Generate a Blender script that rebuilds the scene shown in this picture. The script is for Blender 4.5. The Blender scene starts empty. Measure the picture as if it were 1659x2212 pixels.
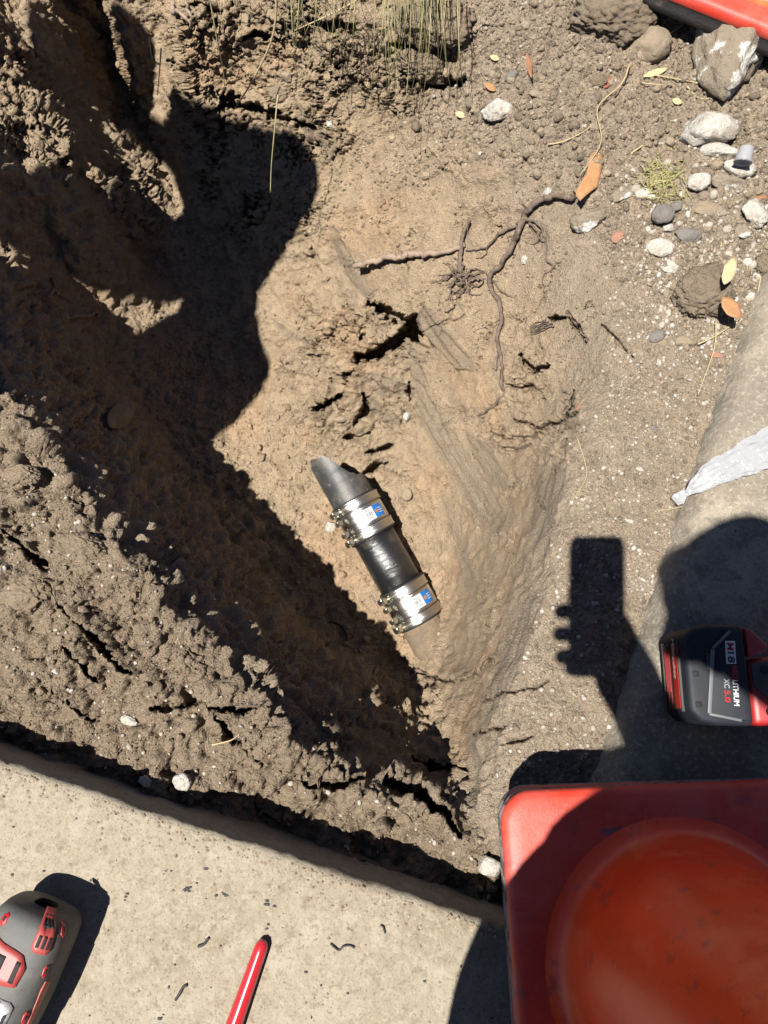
import bpy, math, random
import numpy as np
from mathutils import Vector, Matrix
from mathutils.geometry import delaunay_2d_cdt
random.seed(7); RNG = np.random.default_rng(7)
sc = bpy.context.scene
COL = sc.collection
R = math.radians
# ------------------------------------------------------------------ camera, sky, sun, exposure
H, FPX, TILT = 0.97, 710.0, R(15)
K = 768 / 1659.0                                   # notes were taken on the photograph at 1659 x 2212
cam = bpy.data.objects.new('camera', bpy.data.cameras.new('camera')); COL.objects.link(cam)
cam.location = (0, 0, H); cam.rotation_euler = (TILT, 0, 0)
cam.data.sensor_fit = 'HORIZONTAL'; cam.data.sensor_width = 36; cam.data.lens = 36 * FPX / 768
cam.data.clip_start = 0.01; cam.data.clip_end = 200
sc.camera = cam
_c, _s = math.cos(TILT), math.sin(TILT)
XV, DV, FV = np.array([1., 0, 0]), np.array([0, -_c, -_s]), np.array([0, _s, -_c])
O = np.array([0, 0, H])
def ray(px, py): return (px * K - 384) / FPX * XV + (py * K - 512) / FPX * DV + FV
def at(px, py, z):                                 # the point of height z seen at that place of the photograph
    d = ray(px, py); return O + d * ((z - H) / d[2])
def proj(P):
    Q = np.asarray(P, float) - O; f = Q @ FV
    return (384 + FPX * (Q @ XV) / f) / K, (512 + FPX * (Q @ DV) / f) / K
def m_per_px(P): return float((np.asarray(P) - O) @ FV) / (FPX / K)
L = ray(612 / K, 548 / K); L = L / np.linalg.norm(L)   # light runs along the line from lens to the phone's shadow
U = -L
sun = bpy.data.objects.new('sun', bpy.data.lights.new('sun', 'SUN')); COL.objects.link(sun)
sun.data.energy = 5.0; sun.data.angle = R(0.53); sun.data.color = (1, 0.955, 0.88)
sun.rotation_euler = Vector(L).to_track_quat('-Z', 'Y').to_euler(); sun.location = (0, 0, 5)
w = bpy.data.worlds.new('World'); sc.world = w; w.use_nodes = True
nt = w.node_tree; sky = nt.nodes.new('ShaderNodeTexSky'); sky.sky_type = 'NISHITA'; sky.sun_disc = False; sky.altitude = 2400; sky.air_density = .7; sky.dust_density = .3; sky.ozone_density = .6
sky.sun_elevation = math.asin(U[2]); sky.sun_rotation = math.atan2(U[0], U[1])
nt.links.new(sky.outputs[0], nt.nodes['Background'].inputs[0]); nt.nodes['Background'].inputs[1].default_value = 0.05
sc.view_settings.view_transform = 'Standard'; sc.view_settings.look = 'None'; sc.view_settings.gamma = 1
sc.view_settings.exposure = 1.4; sc.view_settings.use_curve_mapping = False
sc.render.engine = 'CYCLES'

# ------------------------------------------------------------------ helpers: noise
GR = np.array([[1,1,0],[-1,1,0],[1,-1,0],[-1,-1,0],[1,0,1],[-1,0,1],[1,0,-1],[-1,0,-1],
               [0,1,1],[0,-1,1],[0,1,-1],[0,-1,-1],[1,1,0],[-1,1,0],[0,-1,1],[0,-1,-1]], np.float32)
def _hash(ix, iy, iz, seed):
    h = (ix.astype(np.uint32) * np.uint32(374761393)) ^ (iy.astype(np.uint32) * np.uint32(668265263)) ^ (iz.astype(np.uint32) * np.uint32(2246822519)) ^ np.uint32((seed * 3266489917) & 0xffffffff)
    h = (h ^ (h >> np.uint32(15))) * np.uint32(2246822519); h = (h ^ (h >> np.uint32(13))) * np.uint32(3266489917)
    return h ^ (h >> np.uint32(16))
def perlin(p, seed=0):
    p = np.asarray(p, np.float32); i = np.floor(p).astype(np.int32); f = p - i
    u = f * f * f * (f * (f * 6 - 15) + 10); r = 0
    for dx in (0, 1):
        wx = u[:, 0] if dx else 1 - u[:, 0]
        for dy in (0, 1):
            wy = u[:, 1] if dy else 1 - u[:, 1]
            for dz in (0, 1):
                wz = u[:, 2] if dz else 1 - u[:, 2]
                g = GR[_hash(i[:, 0] + dx, i[:, 1] + dy, i[:, 2] + dz, seed) & np.uint32(15)]
                r = r + wx * wy * wz * (g[:, 0] * (f[:, 0] - dx) + g[:, 1] * (f[:, 1] - dy) + g[:, 2] * (f[:, 2] - dz))
    return r
def fbm(p, freq, octs=4, seed=0, gain=0.5):
    r, a = 0, 1.0
    for k in range(octs):
        r = r + a * perlin(np.asarray(p) * (freq * 2.03 ** k), seed + k * 17); a *= gain
    return r
def worley(p, seed=0):                             # nearest and second nearest feature point
    p = np.asarray(p, np.float32); i = np.floor(p).astype(np.int32); f = p - i
    d1 = np.full(len(p), 9, np.float32); d2 = d1.copy(); idn = np.zeros(len(p), np.float32)
    for dx in (-1, 0, 1):
        for dy in (-1, 0, 1):
            for dz in (-1, 0, 1):
                h = _hash(i[:, 0] + dx, i[:, 1] + dy, i[:, 2] + dz, seed)
                q = (dx + (h & np.uint32(1023)) / 1023. - f[:, 0]) ** 2 + (dy + ((h >> np.uint32(10)) & np.uint32(1023)) / 1023. - f[:, 1]) ** 2 + (dz + ((h >> np.uint32(20)) & np.uint32(1023)) / 1023. - f[:, 2]) ** 2
                q = q.astype(np.float32); m = q < d1
                d2 = np.where(m, d1, np.minimum(d2, q)); idn = np.where(m, (h & np.uint32(255)) / 255., idn); d1 = np.where(m, q, d1)
    return np.sqrt(d1), np.sqrt(d2), idn
def sstep(a, b, x): t = np.clip((x - a) / (b - a), 0, 1); return t * t * (3 - 2 * t)
def poly_dist(u, v, pts):                          # distance to a polyline, position along it 0..1
    best = np.full(u.shape, 1e9); tt = np.zeros(u.shape); side = np.zeros(u.shape); n = len(pts) - 1
    for k in range(n):
        ax, ay = pts[k]; bx, by = pts[k + 1]; dx, dy = bx - ax, by - ay
        t = np.clip(((u - ax) * dx + (v - ay) * dy) / (dx * dx + dy * dy + 1e-9), 0, 1)
        d = np.hypot(u - ax - t * dx, v - ay - t * dy); m = d < best
        best = np.where(m, d, best); tt = np.where(m, (k + t) / n, tt); side = np.where(m, np.sign((u - ax) * dy - (v - ay) * dx), side)
    return best, tt, side
def poly_in(u, v, pts):
    ins = np.zeros(u.shape, bool); n = len(pts)
    for k in range(n):
        ax, ay = pts[k]; bx, by = pts[(k + 1) % n]
        c = ((ay > v) != (by > v)) & (u < (bx - ax) * (v - ay) / (by - ay + 1e-12) + ax); ins ^= c
    return ins
def poly_mask(u, v, pts, soft):
    d = poly_dist(u, v, list(pts) + [pts[0]])[0]
    return sstep(-soft, soft, np.where(poly_in(u, v, pts), d, -d))

# ------------------------------------------------------------------ helpers: materials
def mat(name, color, rough=0.8, metallic=0.0, spec=0.5, noise=None, bump=None, trans=0, coat=0, ior=None, alpha=1):
    k_ = 1 if metallic else .52                    # the photograph is exposed for the sun: true reflectances, brighter exposure
    color = tuple(c * k_ for c in color); noise = [(a, tuple(c * k_ for c in c2), lo, hi, am) for a, c2, lo, hi, am in (noise or [])]
    m = bpy.data.materials.new(name); m.use_nodes = True; n = m.node_tree; b = n.nodes['Principled BSDF']
    b.inputs['Base Color'].default_value = (*color, 1); b.inputs['Roughness'].default_value = rough
    b.inputs['Metallic'].default_value = metallic; b.inputs['Specular IOR Level'].default_value = spec
    b.inputs['Transmission Weight'].default_value = trans; b.inputs['Coat Weight'].default_value = coat
    if ior: b.inputs['IOR'].default_value = ior
    b.inputs['Alpha'].default_value = alpha
    tc = n.nodes.new('ShaderNodeTexCoord')
    last = None
    for (scale, col2, lo, hi, amt) in (noise or []):
        t = n.nodes.new('ShaderNodeTexNoise'); t.inputs['Scale'].default_value = scale; t.inputs['Detail'].default_value = 6; t.inputs['Roughness'].default_value = .65
        n.links.new(tc.outputs['Object'], t.inputs['Vector'])
        mr = n.nodes.new('ShaderNodeMapRange'); mr.inputs[1].default_value = lo; mr.inputs[2].default_value = hi; mr.inputs[4].default_value = amt
        n.links.new(t.outputs[0], mr.inputs[0])
        mx = n.nodes.new('ShaderNodeMix'); mx.data_type = 'RGBA'; n.links.new(mr.outputs[0], mx.inputs[0])
        if last: n.links.new(last, mx.inputs[6])
        else: mx.inputs[6].default_value = (*color, 1)
        mx.inputs[7].default_value = (*col2, 1); last = mx.outputs[2]
    if last: n.links.new(last, b.inputs['Base Color'])
    prev = None
    for (scale, dist) in (bump or []):
        t = n.nodes.new('ShaderNodeTexNoise'); t.inputs['Scale'].default_value = scale; t.inputs['Detail'].default_value = 5; t.inputs['Roughness'].default_value = .6
        n.links.new(tc.outputs['Object'], t.inputs['Vector'])
        bp = n.nodes.new('ShaderNodeBump'); bp.inputs['Distance'].default_value = dist; bp.inputs['Strength'].default_value = 1
        n.links.new(t.outputs[0], bp.inputs['Height'])
        if prev: n.links.new(prev, bp.inputs['Normal'])
        prev = bp.outputs[0]
    if prev: n.links.new(prev, b.inputs['Normal'])
    return m

# ------------------------------------------------------------------ helpers: meshes
def mesh_np(name, V, F, mt, smooth=True):
    V = np.asarray(V, np.float32); F = np.asarray(F, np.int32); k = F.shape[1]
    me = bpy.data.meshes.new(name); me.vertices.add(len(V)); me.vertices.foreach_set('co', V.ravel())
    me.loops.add(F.size); me.loops.foreach_set('vertex_index', F.ravel())
    me.polygons.add(len(F)); me.polygons.foreach_set('loop_start', np.arange(0, F.size, k, dtype=np.int32))
    me.polygons.foreach_set('use_smooth', np.full(len(F), smooth))
    me.update(calc_edges=True); me.materials.append(mt); return me
def link(name, me, parent=None):
    o = bpy.data.objects.new(name, me); COL.objects.link(o)
    if parent: o.parent = parent
    return o
def tag(o, label=None, cat=None, group=None, kind=None):
    for k, v in (('label', label), ('category', cat), ('group', group), ('kind', kind)):
        if v: o[k] = v
    return o
def thing(name, loc, label, cat, group=None, rot=None):
    o = bpy.data.objects.new(name, None); COL.objects.link(o); o.location = loc; o.empty_display_size = .02
    if rot is not None: o.rotation_euler = rot
    return tag(o, label, cat, group)
class MB:                                          # collects shapes for ONE mesh
    def __init__(s): s.v = []; s.f = []
    def add(s, V, F):
        b = len(s.v); s.v += [tuple(map(float, p)) for p in V]; s.f += [tuple(i + b for i in f) for f in F]; return s
    def box(s, c, d, M=None):
        c = np.array(c, float); h = np.array(d, float) / 2
        V = [c + h * np.array([i, j, k]) for i in (-1, 1) for j in (-1, 1) for k in (-1, 1)]
        if M is not None: V = [M @ p for p in V]
        return s.add(V, [(0,1,3,2),(4,6,7,5),(0,4,5,1),(2,3,7,6),(0,2,6,4),(1,5,7,3)])
    def tube(s, pts, rad, n=8, caps=True, wob=0):
        P = np.array(pts, float); m = len(P); rad = np.broadcast_to(np.array(rad, float), (m,))
        T = np.gradient(P, axis=0); T /= np.linalg.norm(T, axis=1)[:, None] + 1e-12
        a = np.array([0, 0, 1.]) if abs(T[0][2]) < .9 else np.array([1., 0, 0]); V = []
        for k in range(m):
            a = a - T[k] * (a @ T[k]); a /= np.linalg.norm(a) + 1e-12; b = np.cross(T[k], a)
            for j in range(n):
                t = 2 * math.pi * j / n; r = rad[k] * (1 + wob * random.uniform(-1, 1)); V.append(P[k] + r * (math.cos(t) * a + math.sin(t) * b))
        F = [(k * n + j, k * n + (j + 1) % n, (k + 1) * n + (j + 1) % n, (k + 1) * n + j) for k in range(m - 1) for j in range(n)]
        if caps: F += [tuple(range(n - 1, -1, -1)), tuple((m - 1) * n + j for j in range(n))]
        return s.add(V, F)
    def lathe(s, prof, n=48, M=None, closed=False):   # profile (r, z) round z
        V = []
        for r, z in prof:
            for j in range(n):
                t = 2 * math.pi * j / n; V.append(np.array([r * math.cos(t), r * math.sin(t), z]))
        if M is not None: V = [M @ p for p in V]
        m = len(prof)
        F = [(k * n + j, k * n + (j + 1) % n, (k + 1) * n + (j + 1) % n, (k + 1) * n + j) for k in range(m - 1) for j in range(n)]
        if closed: F += [((m - 1) * n + j, (m - 1) * n + (j + 1) % n, (j + 1) % n, j) for j in range(n)]
        return s.add(V, F)
    def prism(s, poly, z0, z1, M=None):
        n = len(poly); V = [np.array([x, y, z0]) for x, y in poly] + [np.array([x, y, z1]) for x, y in poly]
        if M is not None: V = [M @ p for p in V]
        return s.add(V, [tuple(range(n - 1, -1, -1)), tuple(range(n, 2 * n))] + [(j, (j + 1) % n, n + (j + 1) % n, n + j) for j in range(n)])
    def obj(s, name, mt, parent=None, smooth=False, bevel=0, seg=2, sub=0, auto=None):
        me = bpy.data.meshes.new(name); me.from_pydata(s.v, [], s.f); me.materials.append(mt)
        for p in me.polygons: p.use_smooth = smooth or auto is not None
        if auto is not None: me.set_sharp_from_angle(angle=R(auto))
        o = link(name, me, parent)
        if bevel:
            b = o.modifiers.new('bevel', 'BEVEL'); b.width = bevel; b.segments = seg; b.limit_method = 'ANGLE'; b.angle_limit = R(35)
            for p in me.polygons: p.use_smooth = True
        if sub: b = o.modifiers.new('sub', 'SUBSURF'); b.levels = sub; b.render_levels = sub
        return o
def catmull(pts, n=6):
    P = [np.array(p, float) for p in pts]; P = [2 * P[0] - P[1]] + P + [2 * P[-1] - P[-2]]; out = []
    for k in range(1, len(P) - 2):
        for j in range(n):
            t = j / n; a, b, c, d = P[k - 1:k + 3]
            out.append(.5 * ((2 * b) + (-a + c) * t + (2 * a - 5 * b + 4 * c - d) * t * t + (-a + 3 * b - 3 * c + d) * t ** 3))
    return out + [P[-2]]
def text_mesh(body, size, name, mt, parent, M, extrude=0.0, shear=0.0, bold=0.0, align='CENTER'):
    cu = bpy.data.curves.new(name, 'FONT'); cu.body = body; cu.size = size; cu.extrude = extrude; cu.shear = shear; cu.offset = bold; cu.align_x = align; cu.align_y = 'CENTER'
    t = bpy.data.objects.new(name, cu); COL.objects.link(t); bpy.context.view_layer.update()
    me = bpy.data.meshes.new_from_object(t.evaluated_get(bpy.context.evaluated_depsgraph_get()))
    bpy.data.objects.remove(t); bpy.data.curves.remove(cu); me.materials.clear(); me.materials.append(mt)
    o = link(name, me, parent); o.matrix_local = M; return o

# ================================================================== SETTING: the dug ground
# heights: lines and points (photo x, photo y, height in m)
CT = []                                            # (x, y, z) world
def line(z, pts, step=28):
    zs = z if isinstance(z, (list, tuple)) else [z] * len(pts)
    for k in range(len(pts) - 1):
        n = max(1, int(math.hypot(pts[k + 1][0] - pts[k][0], pts[k + 1][1] - pts[k][1]) / step))
        for j in range(n):
            t = j / n; CT.append(tuple(at(pts[k][0] * (1 - t) + pts[k + 1][0] * t, pts[k][1] * (1 - t) + pts[k + 1][1] * t, zs[k] * (1 - t) + zs[k + 1] * t)))
    CT.append(tuple(at(*pts[-1], zs[-1])))
# right bank, from the brink down to the trench floor
line(-.005, [(1075,60),(1140,180),(1220,300),(1300,420),(1345,560),(1345,700),(1330,820),(1300,900),(1255,980),(1225,1080),(1190,1200),(1158,1300),(1120,1420),(1080,1540),(1055,1660),(1060,1760)])
line(-.05, [(1010,170),(1080,290),(1160,420),(1225,560),(1262,700),(1258,850),(1222,940),(1190,1050),(1158,1190),(1120,1310),(1080,1430),(1045,1540),(1022,1660)])
line(-.15, [(900,300),(970,430),(1060,560),(1125,700),(1160,850),(1150,960),(1138,1060),(1115,1180),(1080,1290),(1050,1400),(1018,1500),(1000,1600)])
line(-.25, [(760,400),(850,560),(925,650),(1010,790),(1065,900),(1085,1000),(1085,1090),(1068,1190),(1042,1280),(1022,1390),(992,1470),(975,1550)])
line(-.38, [(690,560),(745,660),(800,740),(880,800),(930,930),(980,1050),(1012,1150),(1005,1250),(988,1340),(962,1420),(930,1490)])
line([-.49]*7+[-.485,-.472,-.475], [(590,760),(640,870),(690,950),(760,985),(840,1020),(905,1100),(950,1200),(975,1300),(965,1380),(930,1440)])
# far bank
line([-.02,0,0,0,-.01], [(330,-70),(480,-90),(700,-60),(850,0),(1000,20)])
line([-.12,-.1,-.1,-.1,-.08], [(400,20),(520,20),(680,30),(850,80),(960,100)])
line([-.24,-.22,-.2,-.17], [(420,130),(560,170),(700,230),(820,260)])
line([-.36,-.35,-.33,-.31], [(400,230),(520,330),(620,430),(700,500)])
line([-.46,-.47,-.46], [(400,350),(500,520),(590,660)])
# trench floor
line([-.6,-.62,-.62,-.58]+[-.53]*10, [(225,60),(262,160),(305,260),(350,360),(400,480),(480,640),(540,800),(570,900),(620,980),(700,1040),(740,1120),(790,1200),(850,1300),(880,1400)])
line(-.545, [(300,560),(400,700),(460,820),(500,950),(560,1060),(600,1180),(650,1290),(740,1390),(850,1440)])
for p in [(640,1090,-.545),(690,1190,-.55),(740,1290,-.555),(800,1380,-.55),(520,880,-.54),(420,800,-.55),(945,1400,-.476),(978,1425,-.445),(915,1415,-.49)]: CT.append(tuple(at(*p)))
# left bank
line([-.015,-.01,0,.01,.015,.02,.022,.022,.02,.015,.005,0,-.01,-.015,-.015,-.015], [(-140,560),(0,770),(60,890),(135,995),(212,1094),(285,1190),(347,1283),(393,1348),(433,1402),(502,1452),(568,1492),(618,1585),(700,1650),(800,1700),(900,1735),(990,1770)])
line([-.1,-.16,-.19,-.19,-.19,-.18,-.17,-.17,-.18,-.2], [(-60,560),(60,740),(130,870),(238,1005),(322,1112),(415,1220),(525,1338),(622,1462),(780,1580),(950,1660)])
line([-.24,-.32,-.36,-.36,-.34,-.31,-.29,-.31], [(25,540),(130,690),(215,840),(305,998),(440,1145),(572,1300),(728,1462),(930,1570)])
line([-.36,-.45,-.5,-.53,-.53,-.53,-.52,-.5], [(130,560),(215,720),(290,880),(420,1030),(548,1120),(600,1320),(715,1418),(900,1485)])
# upper left: the narrow end of the trench
line([-.19,-.21,-.23,-.26], [(22,-60),(55,110),(106,232),(200,352)])
line([-.08,-.12,-.17,-.2,-.22], [(-140,-60),(-60,60),(0,180),(60,270),(120,350)])
line([-.29,-.315,-.34,-.37], [(42,-60),(75,110),(130,230),(225,345)])
line([-.335,-.375,-.42], [(118,-60),(165,150),(238,325)])
line([-.53,-.57,-.58], [(160,-60),(202,130),(278,315)])
line([-.37,-.41,-.45], [(215,370),(250,470),(290,560)]); line([-.47,-.49,-.52], [(300,350),(335,430),(350,520)])
line([-.17,-.22,-.28], [(0,380),(70,440),(140,500)]); line([-.05,-.1], [(-120,300),(-60,420)])
# level ground
for p in [(1659,0,.02),(1500,0,.02),(1250,0,.02),(1659,300,.02),(1500,300,.01),(1350,200,.005),(1659,600,.015),(1480,600,.005),(1420,800,0),(1500,900,.005),(1400,1100,0),(1330,1250,0),(1290,1450,0),(1200,1600,-.005),(1320,1680,0),(1150,1720,-.01),(1090,1850,-.02),
          (0,1200,.0),(100,1300,.005),(0,1450,-.005),(250,1450,.005),(400,1550,-.01),(0,1580,-.03),(300,1680,-.035),(600,1760,-.04),(900,1880,-.04),(1060,1950,-.04),(150,1150,.01),(700,1750,-.03),(0,980,-.005)]: CT.append(tuple(at(*p)))
for a in np.arange(-1.4, 1.41, .2):
    for b in np.arange(-1.2, 2.21, .2):
        if a < -.95 or a > .75 or b < -.5 or b > 1.5: CT.append((a, b, -.01))
XY = np.array([c[:2] for c in CT]); ZC = np.array([c[2] for c in CT])
vo, eo, fo, ov, oe, of = delaunay_2d_cdt([Vector(p) for p in XY], [], [], 0, 1e-4)
VX = np.array([tuple(v) for v in vo]); VZ = np.array([ZC[o].mean() if len(o) else 0 for o in ov])
GS = .004; GX0, GY0 = -1.3, -1.1; GNX, GNY = 650, 800
HM = np.full((GNY, GNX), -.01)
for f in fo:
    p = VX[list(f)]; z = VZ[list(f)]
    i0, j0 = np.floor((p.min(0) - (GX0, GY0)) / GS).astype(int); i1, j1 = np.ceil((p.max(0) - (GX0, GY0)) / GS).astype(int)
    i0, j0, i1, j1 = max(i0, 0), max(j0, 0), min(i1, GNX - 1), min(j1, GNY - 1)
    if i1 < i0 or j1 < j0: continue
    I, J = np.meshgrid(np.arange(i0, i1 + 1), np.arange(j0, j1 + 1)); X = GX0 + I * GS; Y = GY0 + J * GS
    (x0, y0), (x1, y1), (x2, y2) = p; D = (y1 - y2) * (x0 - x2) + (x2 - x1) * (y0 - y2)
    if abs(D) < 1e-12: continue
    a = ((y1 - y2) * (X - x2) + (x2 - x1) * (Y - y2)) / D; b = ((y2 - y0) * (X - x2) + (x0 - x2) * (Y - y2)) / D; c = 1 - a - b
    m = (a > -1e-6) & (b > -1e-6) & (c > -1e-6); HM[J[m], I[m]] = (a * z[0] + b * z[1] + c * z[2])[m]
kr = np.exp(-.5 * (np.arange(-9, 10) / 3.3) ** 2); kr /= kr.sum()
for ax in (0, 1): HM = np.apply_along_axis(lambda r: np.convolve(np.pad(r, 9, 'edge'), kr, 'valid'), ax, HM)
def hm(x, y):
    u = np.clip((x - GX0) / GS, 0, GNX - 1.001); v = np.clip((y - GY0) / GS, 0, GNY - 1.001); i = u.astype(int); j = v.astype(int); a = u - i; b = v - j
    return (HM[j, i] * (1 - a) + HM[j, i + 1] * a) * (1 - b) + (HM[j + 1, i] * (1 - a) + HM[j + 1, i + 1] * a) * b
# the sheet: lines crowd where the steep banks need them, and run out to the horizon
SP = .00185
def axis(a, b):
    c = list(np.arange(a, b, SP)); d = SP
    while c[-1] < 40: d *= 1.22; c.append(c[-1] + d)
    d = SP
    while c[0] > -40: d *= 1.22; c.insert(0, c[0] - d)
    return np.array(c)
AX, AY = axis(-.73, .73), axis(-.42, 1.25); NX, NY = len(AX), len(AY)
gx, gy = [q.ravel() for q in np.meshgrid(AX, AY)]
near = (np.abs(gx) < 1.2) & (gy > -1) & (gy < 2)
zt = np.zeros(len(gx)); P = np.stack([gx, gy, zt], 1)
dx, dy = gx[near] / H, gy[near] / H                # per metre of drop
lo = np.full(near.sum(), H - .08); hi = lo.copy(); hit = np.zeros(near.sum(), bool)
for s in np.arange(H - .08, H + .66, .006):
    under = (H - s) < hm(dx * s, dy * s); new = under & ~hit; hi[new] = s; lo[new] = s - .006; hit |= under
hi[~hit] = H + .6; lo[~hit] = H + .59
for _ in range(7):
    mid = (lo + hi) / 2; under = (H - mid) < hm(dx * mid, dy * mid); hi = np.where(under, mid, hi); lo = np.where(under, lo, mid)
P[near] = np.stack([dx * hi, dy * hi, H - hi], 1); P[~near, 2] = -.01
def blur_grid(A, s):
    k = np.exp(-.5 * (np.arange(-3 * s, 3 * s + 1) / s) ** 2); k /= k.sum(); A = A.reshape(NY, NX); n = 3 * s
    for ax in (0, 1):
        B = np.pad(A, [(n, n) if ax == q else (0, 0) for q in (0, 1)], 'edge'); out = np.zeros_like(A)
        for i, kk in enumerate(k): out += kk * (B[i:i + A.shape[0], :] if ax == 0 else B[:, i:i + A.shape[1]])
        A = out
    return A.ravel()
def grid_normals(P):
    G = P.reshape(NY, NX, 3); a = np.gradient(G, axis=1); b = np.gradient(G, axis=0); N = np.cross(a, b); N /= np.linalg.norm(N, axis=2, keepdims=True) + 1e-20
    return N.reshape(-1, 3)
PU, PV = proj(np.stack([gx, gy, 0 * gx], 1)); far = ~((np.abs(gx) < .95) & (gy > -.7) & (gy < 1.5))
PU = np.where(far, 1e5, PU); PV = np.where(far, 1e5, PV)
N0 = grid_normals(P); N0 = np.stack([blur_grid(N0[:, k], 3) for k in range(3)], 1); N0 /= np.linalg.norm(N0, axis=1)[:, None]
B0 = P.copy()
depth = -P[:, 2]
# zones of the ground, in photograph coordinates
M_far = poly_mask(PU, PV, [(330,-200),(1010,-200),(1010,150),(900,230),(780,300),(700,480),(600,560),(480,520),(380,300)], 40)
M_crumb = poly_mask(PU, PV, [(960,40),(1700,-200),(1900,200),(1640,620),(1440,650),(1330,560),(1250,400),(1000,330),(860,430),(850,250)], 50)
M_gravel = poly_mask(PU, PV, [(1330,560),(1500,480),(1800,500),(1800,900),(1500,1200),(1350,1650),(1120,1750),(1060,1750),(1110,1450),(1230,1050),(1310,850)], 40)
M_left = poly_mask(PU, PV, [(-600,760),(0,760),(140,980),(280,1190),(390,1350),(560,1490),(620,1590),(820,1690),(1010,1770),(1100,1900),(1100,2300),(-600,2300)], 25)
M_lwall = poly_mask(PU, PV, [(-300,540),(30,540),(150,690),(240,900),(560,1110),(600,1320),(720,1420),(900,1490),(960,1580),(1010,1760),(800,1690),(600,1580),(400,1360),(200,1090),(0,760)], 30)
M_ul = poly_mask(PU, PV, [(-400,-300),(330,-300),(300,100),(360,300),(360,520),(130,560),(-400,560)], 25)
M_smooth = poly_mask(PU, PV, [(640,200),(900,330),(1000,420),(1200,480),(1320,600),(1300,880),(1220,1050),(1150,1300),(1050,1560),(1010,1650),(960,1450),(990,1300),(930,1080),(860,780),(760,660),(680,450)], 30)
M_floor = sstep(.47, .52, depth)
disp = np.zeros(len(P)); nr = ~far; Q = P[nr]
def put(a): r = np.zeros(len(P)); r[nr] = a; return r
M_brk = poly_mask(PU, PV, [(640,640),(760,660),(890,700),(895,900),(830,960),(880,1030),(760,1010),(650,960),(600,800)], 40)
M_ulump = np.maximum(poly_mask(PU, PV, [(-200,40),(20,60),(110,180),(150,300),(160,400),(60,330),(-200,250)], 15), poly_mask(PU, PV, [(225,360),(330,340),(345,500),(270,520)], 15))
M_plate = poly_mask(PU, PV, [(1085,760),(1200,760),(1270,820),(1260,960),(1180,1000),(1060,960),(1040,880)], 45)
ground_m = np.clip(M_crumb + M_gravel, 0, 1)
# first the large shapes: swells, broken plates, cracks and hollows
big = put(fbm(Q, 9, 3, 1)); mid0 = put(fbm(Q, 34, 3, 5))
g1, g2, gi = [put(a) for a in worley(Q * np.array([24, 24, 30]) + .5 * fbm(Q, 30, 2, 14)[:, None], 23)]
h1, h2, hi_ = [put(a) for a in worley(Q * np.array([50, 50, 62]) + .5 * fbm(Q, 70, 2, 15)[:, None], 24)]
plates = (gi - .5) - 1.1 * sstep(.10, .02, g2 - g1) * (gi > .3); plates2 = (hi_ - .5) - .9 * sstep(.12, .03, h2 - h1) * (hi_ > .35)
_e1 = np.array([.93, .34, -.1]); _e2 = np.array([-.34, .93, 0.])
lay = put(perlin(np.stack([Q @ _e1 * 13, Q @ _e2 * 48, Q[:, 2] * 42], 1) + .55 * fbm(Q, 45, 3, 141)[:, None], 142)); lay2 = put(perlin(np.stack([Q @ _e1 * 34, Q @ _e2 * 100, Q[:, 2] * 90], 1) + .5 * fbm(Q, 110, 2, 143)[:, None], 144))
ter = put(perlin(Q * np.array([8, 10, 3]) + .45 * fbm(Q, 22, 3, 151)[:, None], 152))
patch = sstep(-.15, .35, put(perlin(Q * 11, 44))); patch2 = sstep(-.1, .3, put(perlin(Q * 16, 47)))
disp += .010 * big * (1 - .7 * ground_m) * (1 - .6 * M_smooth) + .006 * mid0 * (1 - .6 * M_smooth) * (1 - .5 * M_gravel)
disp += M_brk * (.014 * plates + .003 * plates2) + M_plate * (.007 * plates + .002 * plates2) + M_left * .013 * np.tanh(ter * 7) * (.4 + .6 * patch) + M_far * patch * (.005 * plates2 + .012 * plates) + M_left * patch2 * (.012 * plates + .003 * plates2) + M_ulump * (.014 * plates + .004 * plates2 * patch2) + M_lwall * (1 - M_left) * patch * (.014 * plates + .002 * plates2)
# grooves, cracks and hollows: (points, half width px, depth m)
carve = np.zeros(len(P)); VD = P - O; VD /= np.linalg.norm(VD, axis=1)[:, None]
def groove(pts, wpx, dep, tilt=0, jit=3):
    global disp
    x0, x1 = min(p[0] for p in pts) - 60, max(p[0] for p in pts) + 60; y0, y1 = min(p[1] for p in pts) - 60, max(p[1] for p in pts) + 60
    m = (PU > x0) & (PU < x1) & (PV > y0) & (PV < y1)
    if not m.any(): return
    q = P[m]; j1 = perlin(q * 55, 61) * jit * 2.2 + perlin(q * 140, 63) * jit; j2 = perlin(q * 55, 62) * jit * 2.2 + perlin(q * 140, 64) * jit
    d, t, s = poly_dist(PU[m] + j1, PV[m] + j2, pts); wv = wpx * (.35 + .65 * np.sin(np.pi * np.clip(t, .06, .94))) * (1 + .5 * perlin(q * 70, 65))
    wv = wv * 1.2; dep = dep * 2.6; prof = 1 - sstep(wv * .6, wv, d); lip = np.exp(-((d - wv * 1.3) / (wv * .5 + 1)) ** 2) * np.where(s > 0, 1, .3)
    carve[m] = np.maximum(carve[m], dep * prof); disp[m] += 1.5 * tilt * lip
def hollow(poly, dep, soft=5, jit=4):
    global disp
    m = (PU > min(p[0] for p in poly) - 40) & (PU < max(p[0] for p in poly) + 40) & (PV > min(p[1] for p in poly) - 40) & (PV < max(p[1] for p in poly) + 40)
    q = P[m]; carve[m] = np.maximum(carve[m], dep * poly_mask(PU[m] + perlin(q * 70, 71) * jit * 2, PV[m] + perlin(q * 70, 72) * jit * 2, poly, soft))
hollow([(872,690),(898,680),(940,752),(902,744),(876,724)], .15, 3, 2)
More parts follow.
